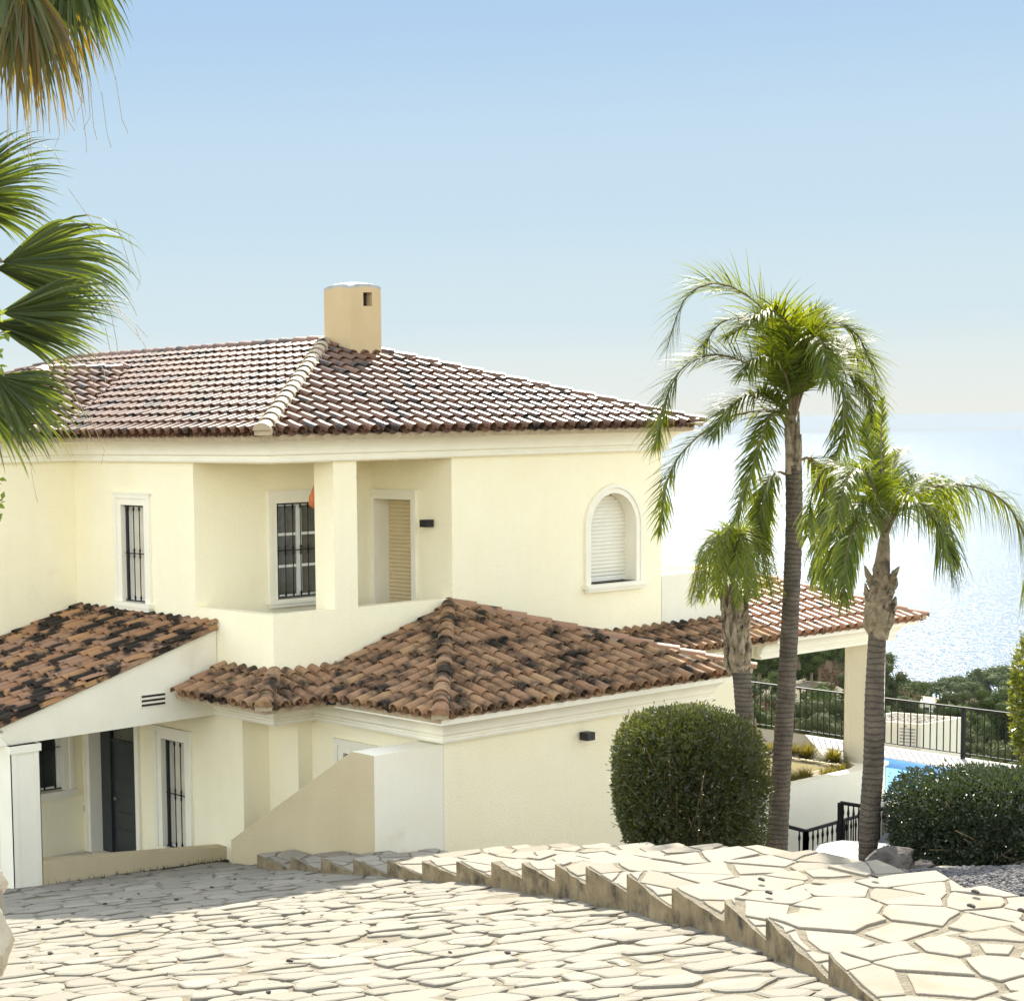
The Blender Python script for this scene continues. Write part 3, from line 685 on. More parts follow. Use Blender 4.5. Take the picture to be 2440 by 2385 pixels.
# cross wing roof
WA = Vector((16.55, 27.55, 1.0)); WC = Vector((13.3, 24.4, -.10)); sw = 1.1 / 3.15
tiled(mb, (WC.x, 24.4, -.10), (1, 0), (0, 1), sw, 5.2, 3.15, [hipclip(WC, WA, (15, 24.5)), hipclip((14.98, 24.4), (18.35, 27.55), (14, 25.5))], rnd)
mb.add([tuple(WC), tuple(WA), (13.3, 30.7, -.1)], [(0, 1, 2)], 1); mb.add([(13.3, 30.7, -.1), tuple(WA), (18.3, 27.55, 1.0), (14.95, 30.7, -.1)], [(0, 1, 2, 3)], 1)
caps(mb, E0 + Vector((-.03, -.03, .0)), AP, rnd, .125, .36, 2, 3); caps(mb, (EX + .02, 19.33, -.10), AP, rnd, .115, .37, 0, 3)
caps(mb, AR, AP, rnd, .115, .37, 0, 3); caps(mb, (14.95, EY, -.1), AR, rnd, .115, .37, 0, 3)
caps(mb, WC, WA, rnd, .12, .36, 2, 3); caps(mb, (18.1, 27.55, 1.0), WA, rnd, .11, .37, 0, 3)
ROOF = mb.build('upper_roof', [TILE_UP, MORT, CAP_PALE_LIT, MORT], house)
# wing roof
mb = MB(); e = (15.72, 16.80); ex_ = 21.98; ap = Vector((18.85, 19.93, -2.70)); sq = 1.0 / 3.13
tiled(mb, (15.72, 19.88, -3.70), (0, -1), (1, 0), sq, 3.08, 3.13, [hipclip(e, ap, (16, 19)), ((0, 19.87), (0, 1))], rnd)
tiled(mb, (15.72, 16.80, -3.70), (1, 0), (0, 1), sq, ex_ - 15.72, 3.13, [hipclip(e, ap, (18, 17)), hipclip((ex_, 16.80), ap, (18, 17))], rnd, sp=.25)
tiled(mb, (ex_, 16.80, -3.70), (0, 1), (-1, 0), sq, 3.08, 3.13, [hipclip((ex_, 16.80), ap, (21.5, 19)), ((0, 19.87), (0, 1))], rnd)
caps(mb, (15.70, 16.78, -3.70), ap, rnd, .115, .36, 0, 1); caps(mb, (ex_ + .02, 16.78, -3.70), ap, rnd, .105, .37, 2, 1)
mb.build('wing_roof', [TILE_LOW, MORT, TILE_CLEAN], house)
# skirt roofs
mb = MB(); ss_ = .345
def skirt(mb, xa, xb, ya, yb, left=True, right=True):
    pass
zk = -3.72; k0 = .86
tiled(mb, (X0 - k0, 21.14, zk), (0, -1), (1, 0), ss_, 21.14 - (Y0 - k0), k0, [hipclip((X0 - k0, Y0 - k0), (X0, Y0), (X0 - .5, 21)), ((X0 - .005, 0), (1, 0))], rnd)
tiled(mb, (X0 - k0, Y0 - k0, zk), (1, 0), (0, 1), ss_, 2.0, k0, [hipclip((X0 - k0, Y0 - k0), (X0, Y0), (X0 + 1, 19.5)), hipclip((15.76, Y0 - k0), (16.62, Y0), (15.5, 19.7)), ((0, Y0 - .005), (0, 1))], rnd)
caps(mb, (X0 - k0 - .01, Y0 - k0 - .01, zk), (X0, Y0, zk + .30), rnd, .12, .4, 0, 1)
# valley gutter tile
caps(mb, (15.78, Y0 - k0 - .02, zk - .07), (16.62, Y0, zk + .25), rnd, .075, .6, 2, 1, mort=.05, lift=.0)
mb.build('balcony_skirt_roof', [TILE_LOW, MORT, BLACKP], house)
mb = MB()
tiled(mb, (21.2, Y0 - k0, zk), (1, 0), (0, 1), ss_, 4.52, k0, [((0, Y0 - .005), (0, 1)), ((25.7, 0), (1, 0))], rnd)
mb.build('terrace_skirt_roof', [TILE_LOW, MORT], house)
# pool porch
mb = MB(); pe = 19.10; pxr = 30.08; ph = 2.45; pa = Vector((pxr - ph, pe + ph, zk + ss_ * ph))
tiled(mb, (25.74, pe, zk), (1, 0), (0, 1), ss_, pxr - 25.74, ph, [hipclip((pxr, pe), pa, (28, 19.5))], rnd, sp=.25, ex=.38)
mb.add([(pxr, pe, zk), tuple(pa), (pxr, pe + 2 * ph, zk)], [(0, 2, 1)], 1); mb.add([(pxr, pe + 2 * ph, zk), tuple(pa), (25.74, pa.y, pa.z), (25.74, pe + 2 * ph, zk)], [(0, 3, 2, 1)], 1)
caps(mb, (pxr + .01, pe - .01, zk), pa, rnd, .115, .38, 0, 1); caps(mb, pa, (26.9, pa.y, pa.z), rnd, .115, .38, 0, 1)
mb.build('porch_roof', [TILE_CLEAN, MORT], house)
mb = MB(); sweep(mb, [(25.72, pe + .45), (pxr - .45, pe + .45), (pxr - .45, pe + 4.4)], cornice_prof(ZL, -3.75))
mb.box((25.72, pe + .45, ZL + .01), (pxr - .45, pe + .85, -3.76)); mb.box((pxr - .85, pe + .85, ZL + .01), (pxr - .45, pe + 4.4, -3.76)); mb.box((25.72, pe + 4.4, ZL + .01), (pxr - .45, pe + 4.8, -3.76))
mb.box((25.72, pe + .85, -3.79), (pxr - .85, pe + 4.4, -3.77))
mb.build('porch_beam', TRIM, house)
def pillar(mb, x0, x1, y0, y1, z0, z1, mm=0):
    mb.box((x0, y0, z0), (x1, y1, z1), mm)
    b = .012
    for (a0, a1) in (((x0, y0), (x1, y0)), ((x0, y1), (x0, y0)), ((x1, y0), (x1, y1)), ((x1, y1), (x0, y1))):
        A = Vector((a0[0], a0[1], 0)); B = Vector((a1[0], a1[1], 0)); e_ = (B - A).normalized(); n_ = Vector((e_.y, -e_.x, 0)); L_ = (B - A).length; w_ = min(.09, L_ * .2)
        for (s0, s1, q0, q1) in ((-.012, w_, z0, z1), (L_ - w_, L_ + .012, z0, z1), (w_, L_ - w_, z1 - .12, z1), (w_, L_ - w_, z0, z0 + .12)):
            mb.obox(A + e_ * s0 + n_ * .0 + Vector((0, 0, q0)), e_ * (s1 - s0), n_ * b, Vector((0, 0, q1 - q0)), mm)
mb = MB(); pillar(mb, 28.95, 29.42, 19.50, 20.02, -6.35, ZL); mb.box((28.88, 19.43, -6.42), (29.49, 20.09, -6.35)); pillar(mb, 28.93, 29.44, 19.48, 20.04, -7.7, -6.42); mb.box((28.86, 19.41, -8.2), (29.51, 20.11, -7.7)); mb.build('porch_pillar', TRIM, house)
mb = MB(); pillar(mb, 28.95, 29.42, 23.0, 23.5, -7.1, ZL); mb.build('porch_pillar', TRIM, house)

# lean-to entrance roof with its gable wall and column
mb = MB(); LX = 11.86; sln = .285; zt_ = -2.83
tiled(mb, (LX - .06, YI - .01, zt_ - sln * (X0 - LX + .06)), (0, -1), (1, 0), sln, YI - 21.14, X0 - LX + .06, [((X0 - .01, 0), (1, 0)), ((0, 21.14), (0, -1))], rnd, sp=.225)
mb.build('entrance_roof', [TILE_PORCH, MORT], house)
mb = MB(); zr = lambda x: zt_ - sln * (X0 - x) - .03
mb.slab([(12.05, 21.2, -4.16), (X0 - .01, 21.2, -4.12), (X0 - .01, 21.2, zr(X0 - .01)), (LX + .02, 21.2, zr(LX + .02)), (LX + .04, 21.2, -3.93), (LX + .10, 21.2, -3.97), (LX + .06, 21.2, -4.03)], (0, .30, 0))
fix_normals(mb.build('gable_wall', STUW, house))
mb = MB()
for a, b, o_ in ((-4.02, -3.98, .05), (-3.98, -3.93, .09), (-3.93, -3.87, .14)): mb.box((12.05 - o_ , 21.22, a), (12.15, YI - .02, b))
mb.box((LX - .01, 21.21, -4.16), (12.16, YI - .02, -4.02)); mb.build('entrance_beam', TRIM, house)
mb = MB(); pillar(mb, 12.0, 12.42, 21.10, 21.55, -6.35, -4.16); mb.box((11.97, 21.07, -4.26), (12.45, 21.58, -4.16)); mb.build('entrance_column', TRIM, house)
mb = MB()
mb.box((14.14, 21.185, -3.885), (14.55, 21.198, -3.70), 0)
for k in range(3): mb.box((14.15, 21.178, -3.745 - k * .062), (14.545, 21.184, -3.715 - k * .062), 1)
mb.build('wall_vent', [STUW, DARKV], house)

# ---- windows and doors
def frame_trim(o_, u3, n3, L, z0, z1, w=.17, arch=False, bottom=False, par=None, name='frame_moulding'):
    """stepped moulding around an opening; o_ = 3D point at opening left-bottom on wall face"""
    mb = MB(); o_ = Vector(o_); u3 = Vector(u3); n3 = Vector(n3); zv = Vector((0, 0, 1)); H = z1 - z0
    if not arch:
        for w0, w1, t in ((0, w * .62, .022), (w * .62, w, .045)):
            mb.obox(o_ - u3 * w1 + n3 * .0, u3 * (w1 - w0), n3 * t, zv * (H + w0)); mb.obox(o_ + u3 * (L + w0), u3 * (w1 - w0), n3 * t, zv * (H + w0))
            mb.obox(o_ - u3 * w1 + zv * (H + w0), u3 * (L + 2 * w1), n3 * t, zv * (w1 - w0))
        mb.obox(o_ - u3 * (w + .025) + zv * (H + w), u3 * (L + 2 * w + .05), n3 * .06, zv * .022)
    else:
        r_ = L / 2; c = o_ + u3 * r_ + zv * (H - r_)
        for w0, w1, t in ((0, w * .62, .022), (w * .62, w, .045)):
            mb.obox(o_ - u3 * w1, u3 * (w1 - w0), n3 * t, zv * (H - r_)); mb.obox(o_ + u3 * (L + w0), u3 * (w1 - w0), n3 * t, zv * (H - r_))
            ts = np.linspace(0, math.pi, 25)
            for a, b in zip(ts, ts[1:]):
                def q(an, rr, d): return c - u3 * (math.cos(an) * rr) + zv * (math.sin(an) * rr) + n3 * d
                r0_, r1_ = r_ + w0, r_ + w1
                mb.add([q(a, r0_, 0), q(b, r0_, 0), q(b, r1_, 0), q(a, r1_, 0), q(a, r0_, t), q(b, r0_, t), q(b, r1_, t), q(a, r1_, t)], [(4, 5, 6, 7), (0, 4, 7, 3), (1, 2, 6, 5), (0, 1, 5, 4), (3, 7, 6, 2)])
    return mb.build(name, TRIM, par)
def sill(o_, u3, n3, L, par, w=.2, d=.1):
    mb = MB(); o_ = Vector(o_); u3 = Vector(u3); n3 = Vector(n3); zv = Vector((0, 0, 1))
    mb.obox(o_ - u3 * w - zv * .065 - n3 * .2, u3 * (L + 2 * w), n3 * (d + .2), zv * .065); mb.obox(o_ - u3 * (w - .04) - zv * .12, u3 * (L + 2 * w - .08), n3 * (d - .03), zv * .055)
    return mb.build('sill', TRIM, par)
def grille(o_, u3, L, z0, z1, nb, par, mid=True):
    mb = MB(); o_ = Vector(o_); u3 = Vector(u3); zv = Vector((0, 0, 1)); H = z1 - z0
    for k in range(nb):
        b = o_ + u3 * (L * (k + .5) / nb); prof = []
        for t, r_ in ((0, .008), (.03, .018), (.06, .008), (.44, .008), (.47, .017), (.485, .010), (.50, .022), (.515, .010), (.53, .017), (.56, .008), (.94, .008), (.97, .018), (1, .008)): prof.append((t, r_))
        mb.tube([b + zv * (H * t) for t, _ in prof], [r_ for _, r_ in prof], 6)
    mb.obox(o_ + zv * (H * .5 - .006) - u3 * .0, u3 * L, Vector((u3.y, -u3.x, 0)) * .012, zv * .012)
    for t in (0, 1): mb.obox(o_ + zv * (H * t - .008), u3 * L, Vector((u3.y, -u3.x, 0)) * .02, zv * .016)
    return mb.build('security_grille', IRON, par)
def window(o_, u3, n3, L, z0, z1, rec, nb, sashes, rows, pane_m, label=None, w=.17, sd=True, gr=True, dark=False):
    e_ = empty('window', (0, 0, 0)); e_.parent = house
    o_ = Vector((o_[0], o_[1], z0)); u3 = Vector((*u3, 0)); n3 = Vector((*n3, 0)); zv = Vector((0, 0, 1)); H = z1 - z0
    e_.location = o_ - house.location
    if label: e_['label'] = label
    frame_trim(o_, u3, n3, L, z0, z1, w, par=e_)
    if sd: sill(o_, u3, n3, L, e_)
    mb = MB(); b = o_ - n3 * rec; f = .05
    mb.obox(b, u3 * L, -n3 * .05, zv * f); mb.obox(b + zv * (H - f), u3 * L, -n3 * .05, zv * f)
    for k in range(sashes):
        x0 = L * k / sashes; x1 = L * (k + 1) / sashes
        mb.obox(b + u3 * x0 + zv * f, u3 * f, -n3 * .05, zv * (H - 2 * f)); mb.obox(b + u3 * (x1 - f) + zv * f, u3 * f, -n3 * .05, zv * (H - 2 * f))
        for r_ in range(1, rows): mb.obox(b + u3 * (x0 + f) + zv * (H * r_ / rows - .02) + n3 * -.005, u3 * (x1 - x0 - 2 * f), -n3 * .04, zv * .04)
    mb.build('sash', PVC, e_)
    mb = MB(); mb.obox(b - n3 * .025 + u3 * .02 + zv * .02, u3 * (L - .04), -n3 * .01, zv * (H - .04)); mb.build('pane', pane_m, e_)
    mb = MB(); mb.obox(b - n3 * .10, u3 * L, -n3 * .02, zv * H); mb.build('lining', DARKV, e_)
    if gr: grille(o_ - n3 * (rec - .04) + zv * .02, u3, L, z0 + .02, z1 - .02, nb, e_)
    return e_
# small upper window (faces -X); u towards -y
w1 = window((X0, 23.60), (0, -1), (-1, 0), .62, -2.64, -1.16, .10, 4, 1, 1, BLIND, 'narrow barred upstairs window in the left wall')
mb = MB(); mb.obox((X0 + .065, 23.60, -2.62), (.0, -.05, 0), (.03, 0, 0), (0, 0, 1.44)); mb.build('shutter_edge', BLACKP, w1)
window((16.985, YB), (1, 0), (0, -1), 1.035, -2.60, -1.155, .10, 7, 2, 3, CURT, 'white barred balcony window with net curtains')
w3 = window((X0, 22.66), (0, -1), (-1, 0), .61, -6.32, -4.65, .11, 4, 1, 1, BLIND, 'tall barred window beside the front door', sd=False)
mb = MB(); mb.obox((X0 + .07, 22.66, -6.3), (.0, -.05, 0), (.03, 0, 0), (0, 0, 1.63)); mb.build('shutter_edge', BLACKP, w3)
window((13.9, YI), (1, 0), (0, -1), 1.22, -5.72, -4.35, .12, 6, 2, 1, GLASS, 'barred window behind the entrance column')
window((16.2, 19.25), (0, -1), (-1, 0), .85, -5.6, -4.52, .10, 5, 2, 1, CURT, 'window with only its top showing over the garden wall', sd=False)
# arched window with roller shutter
aw = empty('arched_window', Vector((21.895, Y0, -2.60)) - house.location); aw.parent = house; aw['label'] = 'arched window with closed white roller shutter'
frame_trim((21.895, Y0, -2.60), (1, 0, 0), (0, -1, 0), 1.085, -2.60, -1.16, .14, arch=True, par=aw); sill((21.895, Y0, -2.60), (1, 0, 0), (0, -1, 0), 1.085, aw, .18, .12)
def shutter(mb, o_, u3, n3, L, H, arch, m=0):
    o_ = Vector(o_); u3 = Vector(u3); n3 = Vector(n3); zv = Vector((0, 0, 1)); z = 0; st = .062
    while z < H - .005:
        h = min(st, H - z); zc = z + h / 2
        if arch:
            r_ = L / 2; q = zc - (H - r_); hw = r_ if q <= 0 else math.sqrt(max(0, r_ * r_ - q * q)); 
        else: hw = L / 2
        if hw > .04:
            a = o_ + u3 * (L / 2 - hw) + zv * z; vs = []
            for t, dd in ((0, 0), (.15, .012), (.5, .02), (.85, .012), (1, 0)): vs += [a + zv * (h * t) + n3 * dd, a + zv * (h * t) + n3 * dd + u3 * (2 * hw)]
            mb.add(vs, [(2 * k, 2 * k + 1, 2 * k + 3, 2 * k + 2) for k in range(4)], m)
        z += st
mb = MB(); shutter(mb, (21.895, Y0 + .24, -2.58), (1, 0, 0), (0, -1, 0), 1.085, 1.42, True); mb.box((21.9, Y0 + .225, -2.585), (22.97, Y0 + .24, -2.53), 1)
mb.build('roller_shutter', [SHUT, PVC], aw)
mb = MB(); mb.box((21.9, Y0 + .27, -2.6), (22.975, Y0 + .3, -1.15)); mb.build('lining', DARKV, aw)
# balcony door with shutter
bd = empty('balcony_door', Vector((XB, 21.62, -3.6)) - house.location); bd.parent = house
frame_trim((XB, 21.62, -3.6), (0, -1, 0), (-1, 0, 0), .85, -3.6, -1.155, .13, par=bd)
mb = MB(); shutter(mb, (XB + .30, 21.62, -3.6), (0, -1, 0), (-1, 0, 0), .85, 2.44, False); mb.build('roller_shutter', SHUTY, bd)
mb = MB(); mb.box((XB + .335, 20.77, -3.6), (XB + .36, 21.62, -1.15)); mb.build('lining', DARKV, bd)
# front door
fd = empty('front_door', Vector((X0, 24.69, -6.75)) - house.location); fd.parent = house; fd['label'] = 'dark grey panelled front door with glass above'
frame_trim((X0, 24.69, -6.75), (0, -1, 0), (-1, 0, 0), 1.30, -6.75, -4.52, .13, par=fd)
mb = MB(); mb.box((X0 + .25, 23.39, -6.75), (X0 + .31, 24.69, -4.95))
for k in range(6): mb.box((X0 + .243, 23.44, -6.6 + k * .28), (X0 + .25, 24.35, -6.34 + k * .28))
mb.box((X0 + .20, 24.42, -6.75), (X0 + .25, 24.69, -4.52)); mb.box((X0 + .22, 23.39, -4.95), (X0 + .31, 24.42, -4.90))
mb.build('door_leaf', DOORM, fd)
mb = MB(); mb.box((X0 + .27, 23.39, -4.90), (X0 + .29, 24.42, -4.52)); mb.build('transom_pane', CURT, fd)
mb = MB(); mb.tube([(X0 + .24, 24.3, -5.85), (X0 + .19, 24.3, -5.85)], .025, 8); mb.build('door_knob', mat('brushed_steel', (.5, .5, .5), .3, metal=1), fd)
mb = MB(); mb.box((X0 - .015, 24.84, -6.12), (X0 - .001, 24.90, -6.02)); mb.build('bell_plate', mat('bell_grey', (.42, .36, .22), .5), house)
# wall lamps
for c, n_ in (((XB - .09, 20.335, -1.495), (-1, 0)), ((18.84, 17.25 - .09, -4.34), (0, -1))):
    mb = MB(); cx, cy, cz = c; mb.box((cx - .075, cy - .075, cz - .055), (cx + .075, cy + .075, cz + .055)); 
    mb.box((cx - .03, cy - .03, cz - .04), (cx + .03 + (.06 if n_[0] else 0), cy + .03 + (.06 if n_[1] else 0), cz + .04)); mb.build('wall_lamp', BLACKP, house)
# chimney
mb = MB(); cx0, cy0, cw = 19.44, 22.80, .66
n_ = 10
def dome(x, y): a = (x - cx0) / cw * 2 - 1; b = (y - cy0) / cw * 2 - 1; return 2.31 - .030 * (a * a + b * b) - .014 * (a ** 4 + b ** 4)
g = [[None] * (n_ + 1) for _ in range(n_ + 1)]
for i in range(n_ + 1):
    for j in range(n_ + 1):
        x = cx0 + cw * i / n_; y = cy0 + cw * j / n_; g[i][j] = len(mb.v); mb.v.append((x, y, dome(x, y)))
for i in range(n_):
    for j in range(n_): mb.f.append((g[i][j], g[i + 1][j], g[i + 1][j + 1], g[i][j + 1])); mb.m.append(1)
hx0, hx1, hz0, hz1 = cx0 + .28, cx0 + .47, 1.91, 2.13
def side(fx, hole):
    for k in range(n_):
        p, q = fx(k / n_), fx((k + 1) / n_)
        zt = [dome(*p), dome(*q)]
        mb.add([(p[0], p[1], .6), (q[0], q[1], .6), (q[0], q[1], zt[1] - .045), (p[0], p[1], zt[0] - .045)], [(0, 1, 2, 3)], 0)
        mb.add([(p[0], p[1], zt[0] - .045), (q[0], q[1], zt[1] - .045), (q[0], q[1], zt[1]), (p[0], p[1], zt[0])], [(0, 1, 2, 3)], 1)
side(lambda t: (cx0, cy0 + cw * (1 - t)), 0); side(lambda t: (cx0 + cw, cy0 + cw * t), 0); side(lambda t: (cx0 + cw * (1 - t), cy0 + cw), 0)
# front face with a flue opening
us = [cx0, hx0, hx1, cx0 + cw]
for a, b in zip(us, us[1:]):
    zt = min(dome(a, cy0), dome(b, cy0))
    rows_ = [(.6, hz0), (hz0, hz1), (hz1, None)]
    for r0_, r1_ in rows_:
        if a == hx0 and r0_ == hz0: continue
        if r1_ is not None: mb.add([(a, cy0, r0_), (b, cy0, r0_), (b, cy0, r1_), (a, cy0, r1_)], [(0, 1, 2, 3)], 0)
        else:
            k = 6
            for t in range(k):
                p, q = a + (b - a) * t / k, a + (b - a) * (t + 1) / k
                mb.add([(p, cy0, r0_), (q, cy0, r0_), (q, cy0, dome(q, cy0) - .045), (p, cy0, dome(p, cy0) - .045)], [(0, 1, 2, 3)], 0)
                mb.add([(p, cy0, dome(p, cy0) - .045), (q, cy0, dome(q, cy0) - .045), (q, cy0, dome(q, cy0)), (p, cy0, dome(p, cy0))], [(0, 1, 2, 3)], 1)
for (p, q) in (((hx0, hz0), (hx1, hz0)), ((hx1, hz0), (hx1, hz1)), ((hx1, hz1), (hx0, hz1)), ((hx0, hz1), (hx0, hz0))):
    mb.add([(p[0], cy0, p[1]), (q[0], cy0, q[1]), (q[0], cy0 + .14, q[1]), (p[0], cy0 + .14, p[1])], [(0, 1, 2, 3)], 0)
mb.add([(hx0, cy0 + .14, hz0), (hx1, cy0 + .14, hz0), (hx1, cy0 + .14, hz1), (hx0, cy0 + .14, hz1)], [(0, 1, 2, 3)], 2)
mb.build('chimney', [CHIM, GREY, DARKV], ROOF)

# things on the balcony
orn = MB(); c = ay(748, 1180, 20.9)
orn.tube([(17.72, 20.95, -1.0), (17.72, 20.95, -1.12), (17.72, 20.95, -1.35), (17.72, 20.95, -1.52), (17.72, 20.95, -1.60)], [.01, .05, .11, .13, .03], 10)
mbk = orn
oo = MB(); p0 = ay(752, 1160, 20.6); p1 = ay(748, 1185, 20.6); p2 = ay(749, 1212, 20.6)
oo.tube([p0 + Vector((.02, 0, .1)), p0, p1, p1.lerp(p2, .6), p2], [.01, .035, .075, .085, .02], 10)
oo.build('hanging_ornament', ORNG, smooth=True, label='orange terracotta ornament hanging beside the balcony pillar', cat='ornament')
mb = MB(); mb.box((16.9, 20.9, -3.6), (18.3, 21.4, -3.05)); mb.box((16.85, 20.85, -3.05), (18.35, 21.5, -2.82)); fix_normals(mb.build('garden_chest', NAVY, label='dark cushion chest standing under the balcony window', cat='chest'))

# ------------------------------------------------------------------ garden walls
mb = MB()   # stair wall: flush front block and a sloping flank
mb.box((15.0, 17.245, -7.5), (16.19, 17.68, -4.15))
mb.slab([(15.0, 17.68, -7.5), (15.0, 17.68, -4.152), (15.0, 19.76, -5.41), (15.0, 20.30, -5.74), (15.0, 20.30, -7.5)], (.22, 0, 0))
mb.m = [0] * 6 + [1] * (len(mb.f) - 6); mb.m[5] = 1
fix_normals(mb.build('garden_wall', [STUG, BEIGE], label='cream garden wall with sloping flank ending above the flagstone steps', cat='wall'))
mb = MB(); mb.slab([(12.43, 21.06, -7.2), (15.62, 21.06, -7.2), (15.62, 21.06, -6.05), (12.43, 21.06, -5.76)], (0, .22, 0))
mb.box((15.6, 20.32, -7.2), (15.84, 21.27, -6.04))
fix_normals(mb.build('low_wall', BEIGE, label='low yellow wall closing the front porch at the ramp foot', cat='wall'))
mb = MB(); r9 = random.Random(9)
for i in range(420):
    x = 12.45 + 3.1 * r9.random() ** .8; c = Vector((x, 21.06 - r9.uniform(0, .05), rz(x * RN.x + 21.06 * RN.y) + .01))
    pebble(mb, c, r9.uniform(.008, .028), r9)
    if r9.random() < .25: mb.add([c, c + Vector((.012, 0, 0)), c + Vector((r9.uniform(-.03, .04), 0, r9.uniform(.03, .09)))], [(0, 1, 2)])
mb.build('dirt', mat('wall_foot_dirt', (.035, .03, .018), .95, .3, 20), label='dark dirt and moss gathered along the foot of the low porch wall', cat='dirt', kind='stuff')
mb = MB(); mb.box((12.2, 21.28, -7.2), (15.47, 24.9, -6.76)); mb.build('porch_floor', COURT, kind='structure')

# ------------------------------------------------------------------ retaining wall, planters, pool terrace
ret = MB()
ret.prism([(22.0, 19.2), (28.3, 19.2), (28.75, 19.35), (28.86, 19.6), (28.86, 19.9), (28.6, 19.55), (28.2, 19.42), (22.0, 19.42)], -8.3, -6.33)
fix_normals(ret.build('retaining_wall', STUW, label='cracked white retaining wall with rounded end below the porch pillar', cat='wall'))
mb = MB(); mb.box((28.36, 19.92, -8.2), (28.48, 27, -6.40)); mb.box((28.86, 19.9, -7.6), (28.98, 27, -6.44)); mb.box((24, 19.92, -8.2), (28.36, 20.0, -6.42))
fix_normals(mb.build('planter_wall', STUC, label='pale yellow inner wall under the upper row of grass tufts', cat='wall'))
mb = MB(); mb.box((22, 19.42, -6.9), (28.40, 19.92, -6.40)); mb.box((28.48, 19.92, -6.9), (28.86, 27, -6.43)); mb.box((28.40, 19.42, -6.9), (28.58, 19.92, -6.402)); mb.build('planting_soil', mat('pale_soil', (.45, .38, .25), .95, .15, 8, .5, 30), kind='structure')
# deck with pool hole
DZ = -7.1
poly_pool = [(29.9, 19.1), (31.4, 19.1), (33.35, 20.6), (33.45, 22.6), (33.1, 26.0), (29.9, 26.0)]
poly_pool = [az(2075, 1925, DZ)[:2], az(2240, 1852, DZ)[:2], az(2330, 1846, DZ)[:2], az(2280, 1833, DZ)[:2], az(2112, 1806, DZ)[:2], az(2060, 1799, DZ)[:2]]
pool_c = Vector((31.6, 21.5))
def ring_face(mb, inner, outer, z, m=0):
    n = len(inner)
    mb.add([(p[0], p[1], z) for p in inner] + [(p[0], p[1], z) for p in outer], [(i, (i + 1) % n, n + (i + 1) % n, n + i) for i in range(n)], m)
mb = MB(); cc = Vector((sum(p[0] for p in poly_pool) / len(poly_pool), sum(p[1] for p in poly_pool) / len(poly_pool)))
outer = []
for p in poly_pool:
    d_ = (Vector(p) - cc).normalized(); o2 = Vector(p) + d_ * 40
    bx0, bx1, by0, by1 = 28.6, 34.45, 16.6, 60
    t_ = 1e9
    for c0, dd, lo, hi in ((cc.x, d_.x, bx0, bx1), (cc.y, d_.y, by0, by1)):
        if dd > 1e-6: t_ = min(t_, (hi - c0) / dd)
        elif dd < -1e-6: t_ = min(t_, (lo - c0) / dd)
    o2 = cc + d_ * t_; outer.append((o2.x, o2.y))
deck = MB(); ring_face(deck, poly_pool, outer, DZ)
# fill the deck rectangle corners
for p in poly_pool: pass
deck.box((28.6, 16.6, -9.0), (34.45, 60, DZ - .9), 0)
deck.add([(28.6, 16.6, DZ - .004), (30.2, 16.6, DZ - .004), (29.0, 19.0, DZ - .004), (28.6, 19.2, DZ - .004)], [(0, 1, 2, 3)])
deck.add([(28.6, 16.6, -9), (34.45, 16.6, -9), (34.45, 16.6, DZ), (28.6, 16.6, DZ)], [(0, 1, 2, 3)]); deck.add([(34.45, 16.6, -9), (34.45, 60, -9), (34.45, 60, DZ), (34.45, 16.6, DZ)], [(0, 1, 2, 3)])
deck.add([(28.6, 16.6, -9), (28.6, 60, -9), (28.6, 60, DZ), (28.6, 16.6, DZ)], [(0, 1, 2, 3)])
deck.build('pool_deck', DECK, kind='structure')
POOLT = mat('pool_tiles', (.28, .52, .78), .4, .05, 30)
mb = MB(); n8 = len(poly_pool)
mb.add([(p[0], p[1], DZ) for p in poly_pool] + [(p[0], p[1], DZ - 1.4) for p in poly_pool], [(i, (i + 1) % n8, n8 + (i + 1) % n8, n8 + i) for i in range(n8)] + [tuple(range(n8, 2 * n8))], 0)
mb.build('pool_basin', POOLT, kind='structure')
POOLW = bpy.data.materials.new('pool_water'); POOLW.use_nodes = True; t = POOLW.node_tree; p = t.nodes['Principled BSDF']
p.inputs['Base Color'].default_value = (.20, .42, .66, 1); p.inputs['Roughness'].default_value = .05; p.inputs['IOR'].default_value = 1.33
tc = N(t, 'ShaderNodeTexCoord'); nz = N(t, 'ShaderNodeTexNoise'); nz.inputs['Scale'].default_value = 3.0; t.links.new(tc.outputs['Object'], nz.inputs['Vector'])
b_ = N(t, 'ShaderNodeBump'); b_.inputs['Strength'].default_value = .25; b_.inputs['Distance'].default_value = .03; t.links.new(nz.outputs['Fac'], b_.inputs['Height']); t.links.new(b_.outputs[0], p.inputs['Normal'])
mb = MB(); mb.add([(p_[0], p_[1], DZ - .16) for p_ in poly_pool], [tuple(range(n8))]); mb.build('pool_water', POOLW, kind='structure')

# pool fence
def bars(mb, a, b, n, r_, z0, z1, square=True):
    a, b = Vector(a), Vector(b)
    return [a.lerp(b, (k + .5) / n) for k in range(n)]
fence = empty('pool_fence', (34.5, 22, DZ), label='black iron bar fence along the far edge of the pool deck', cat='fence')
FA = Vector((34.3, 34.5, 0)); FB = Vector((34.3, 14.5, 0)); fz0, fz1 = DZ + .02, DZ + 1.05
Lf = (FB - FA).length; ef = (FB - FA).normalized()
mb = MB(); mb.obox(FA + Vector((-.03, 0, fz1)), ef * Lf, Vector((.06, 0, 0)), Vector((0, 0, .03))); mb.build('top_rail', IRON, fence)
mb = MB(); mb.obox(FA + Vector((-.015, 0, fz0 + .08)), ef * Lf, Vector((.03, 0, 0)), Vector((0, 0, .02))); mb.build('bottom_rail', IRON, fence)
px_posts = [1777, 2035 - 12, 2301]
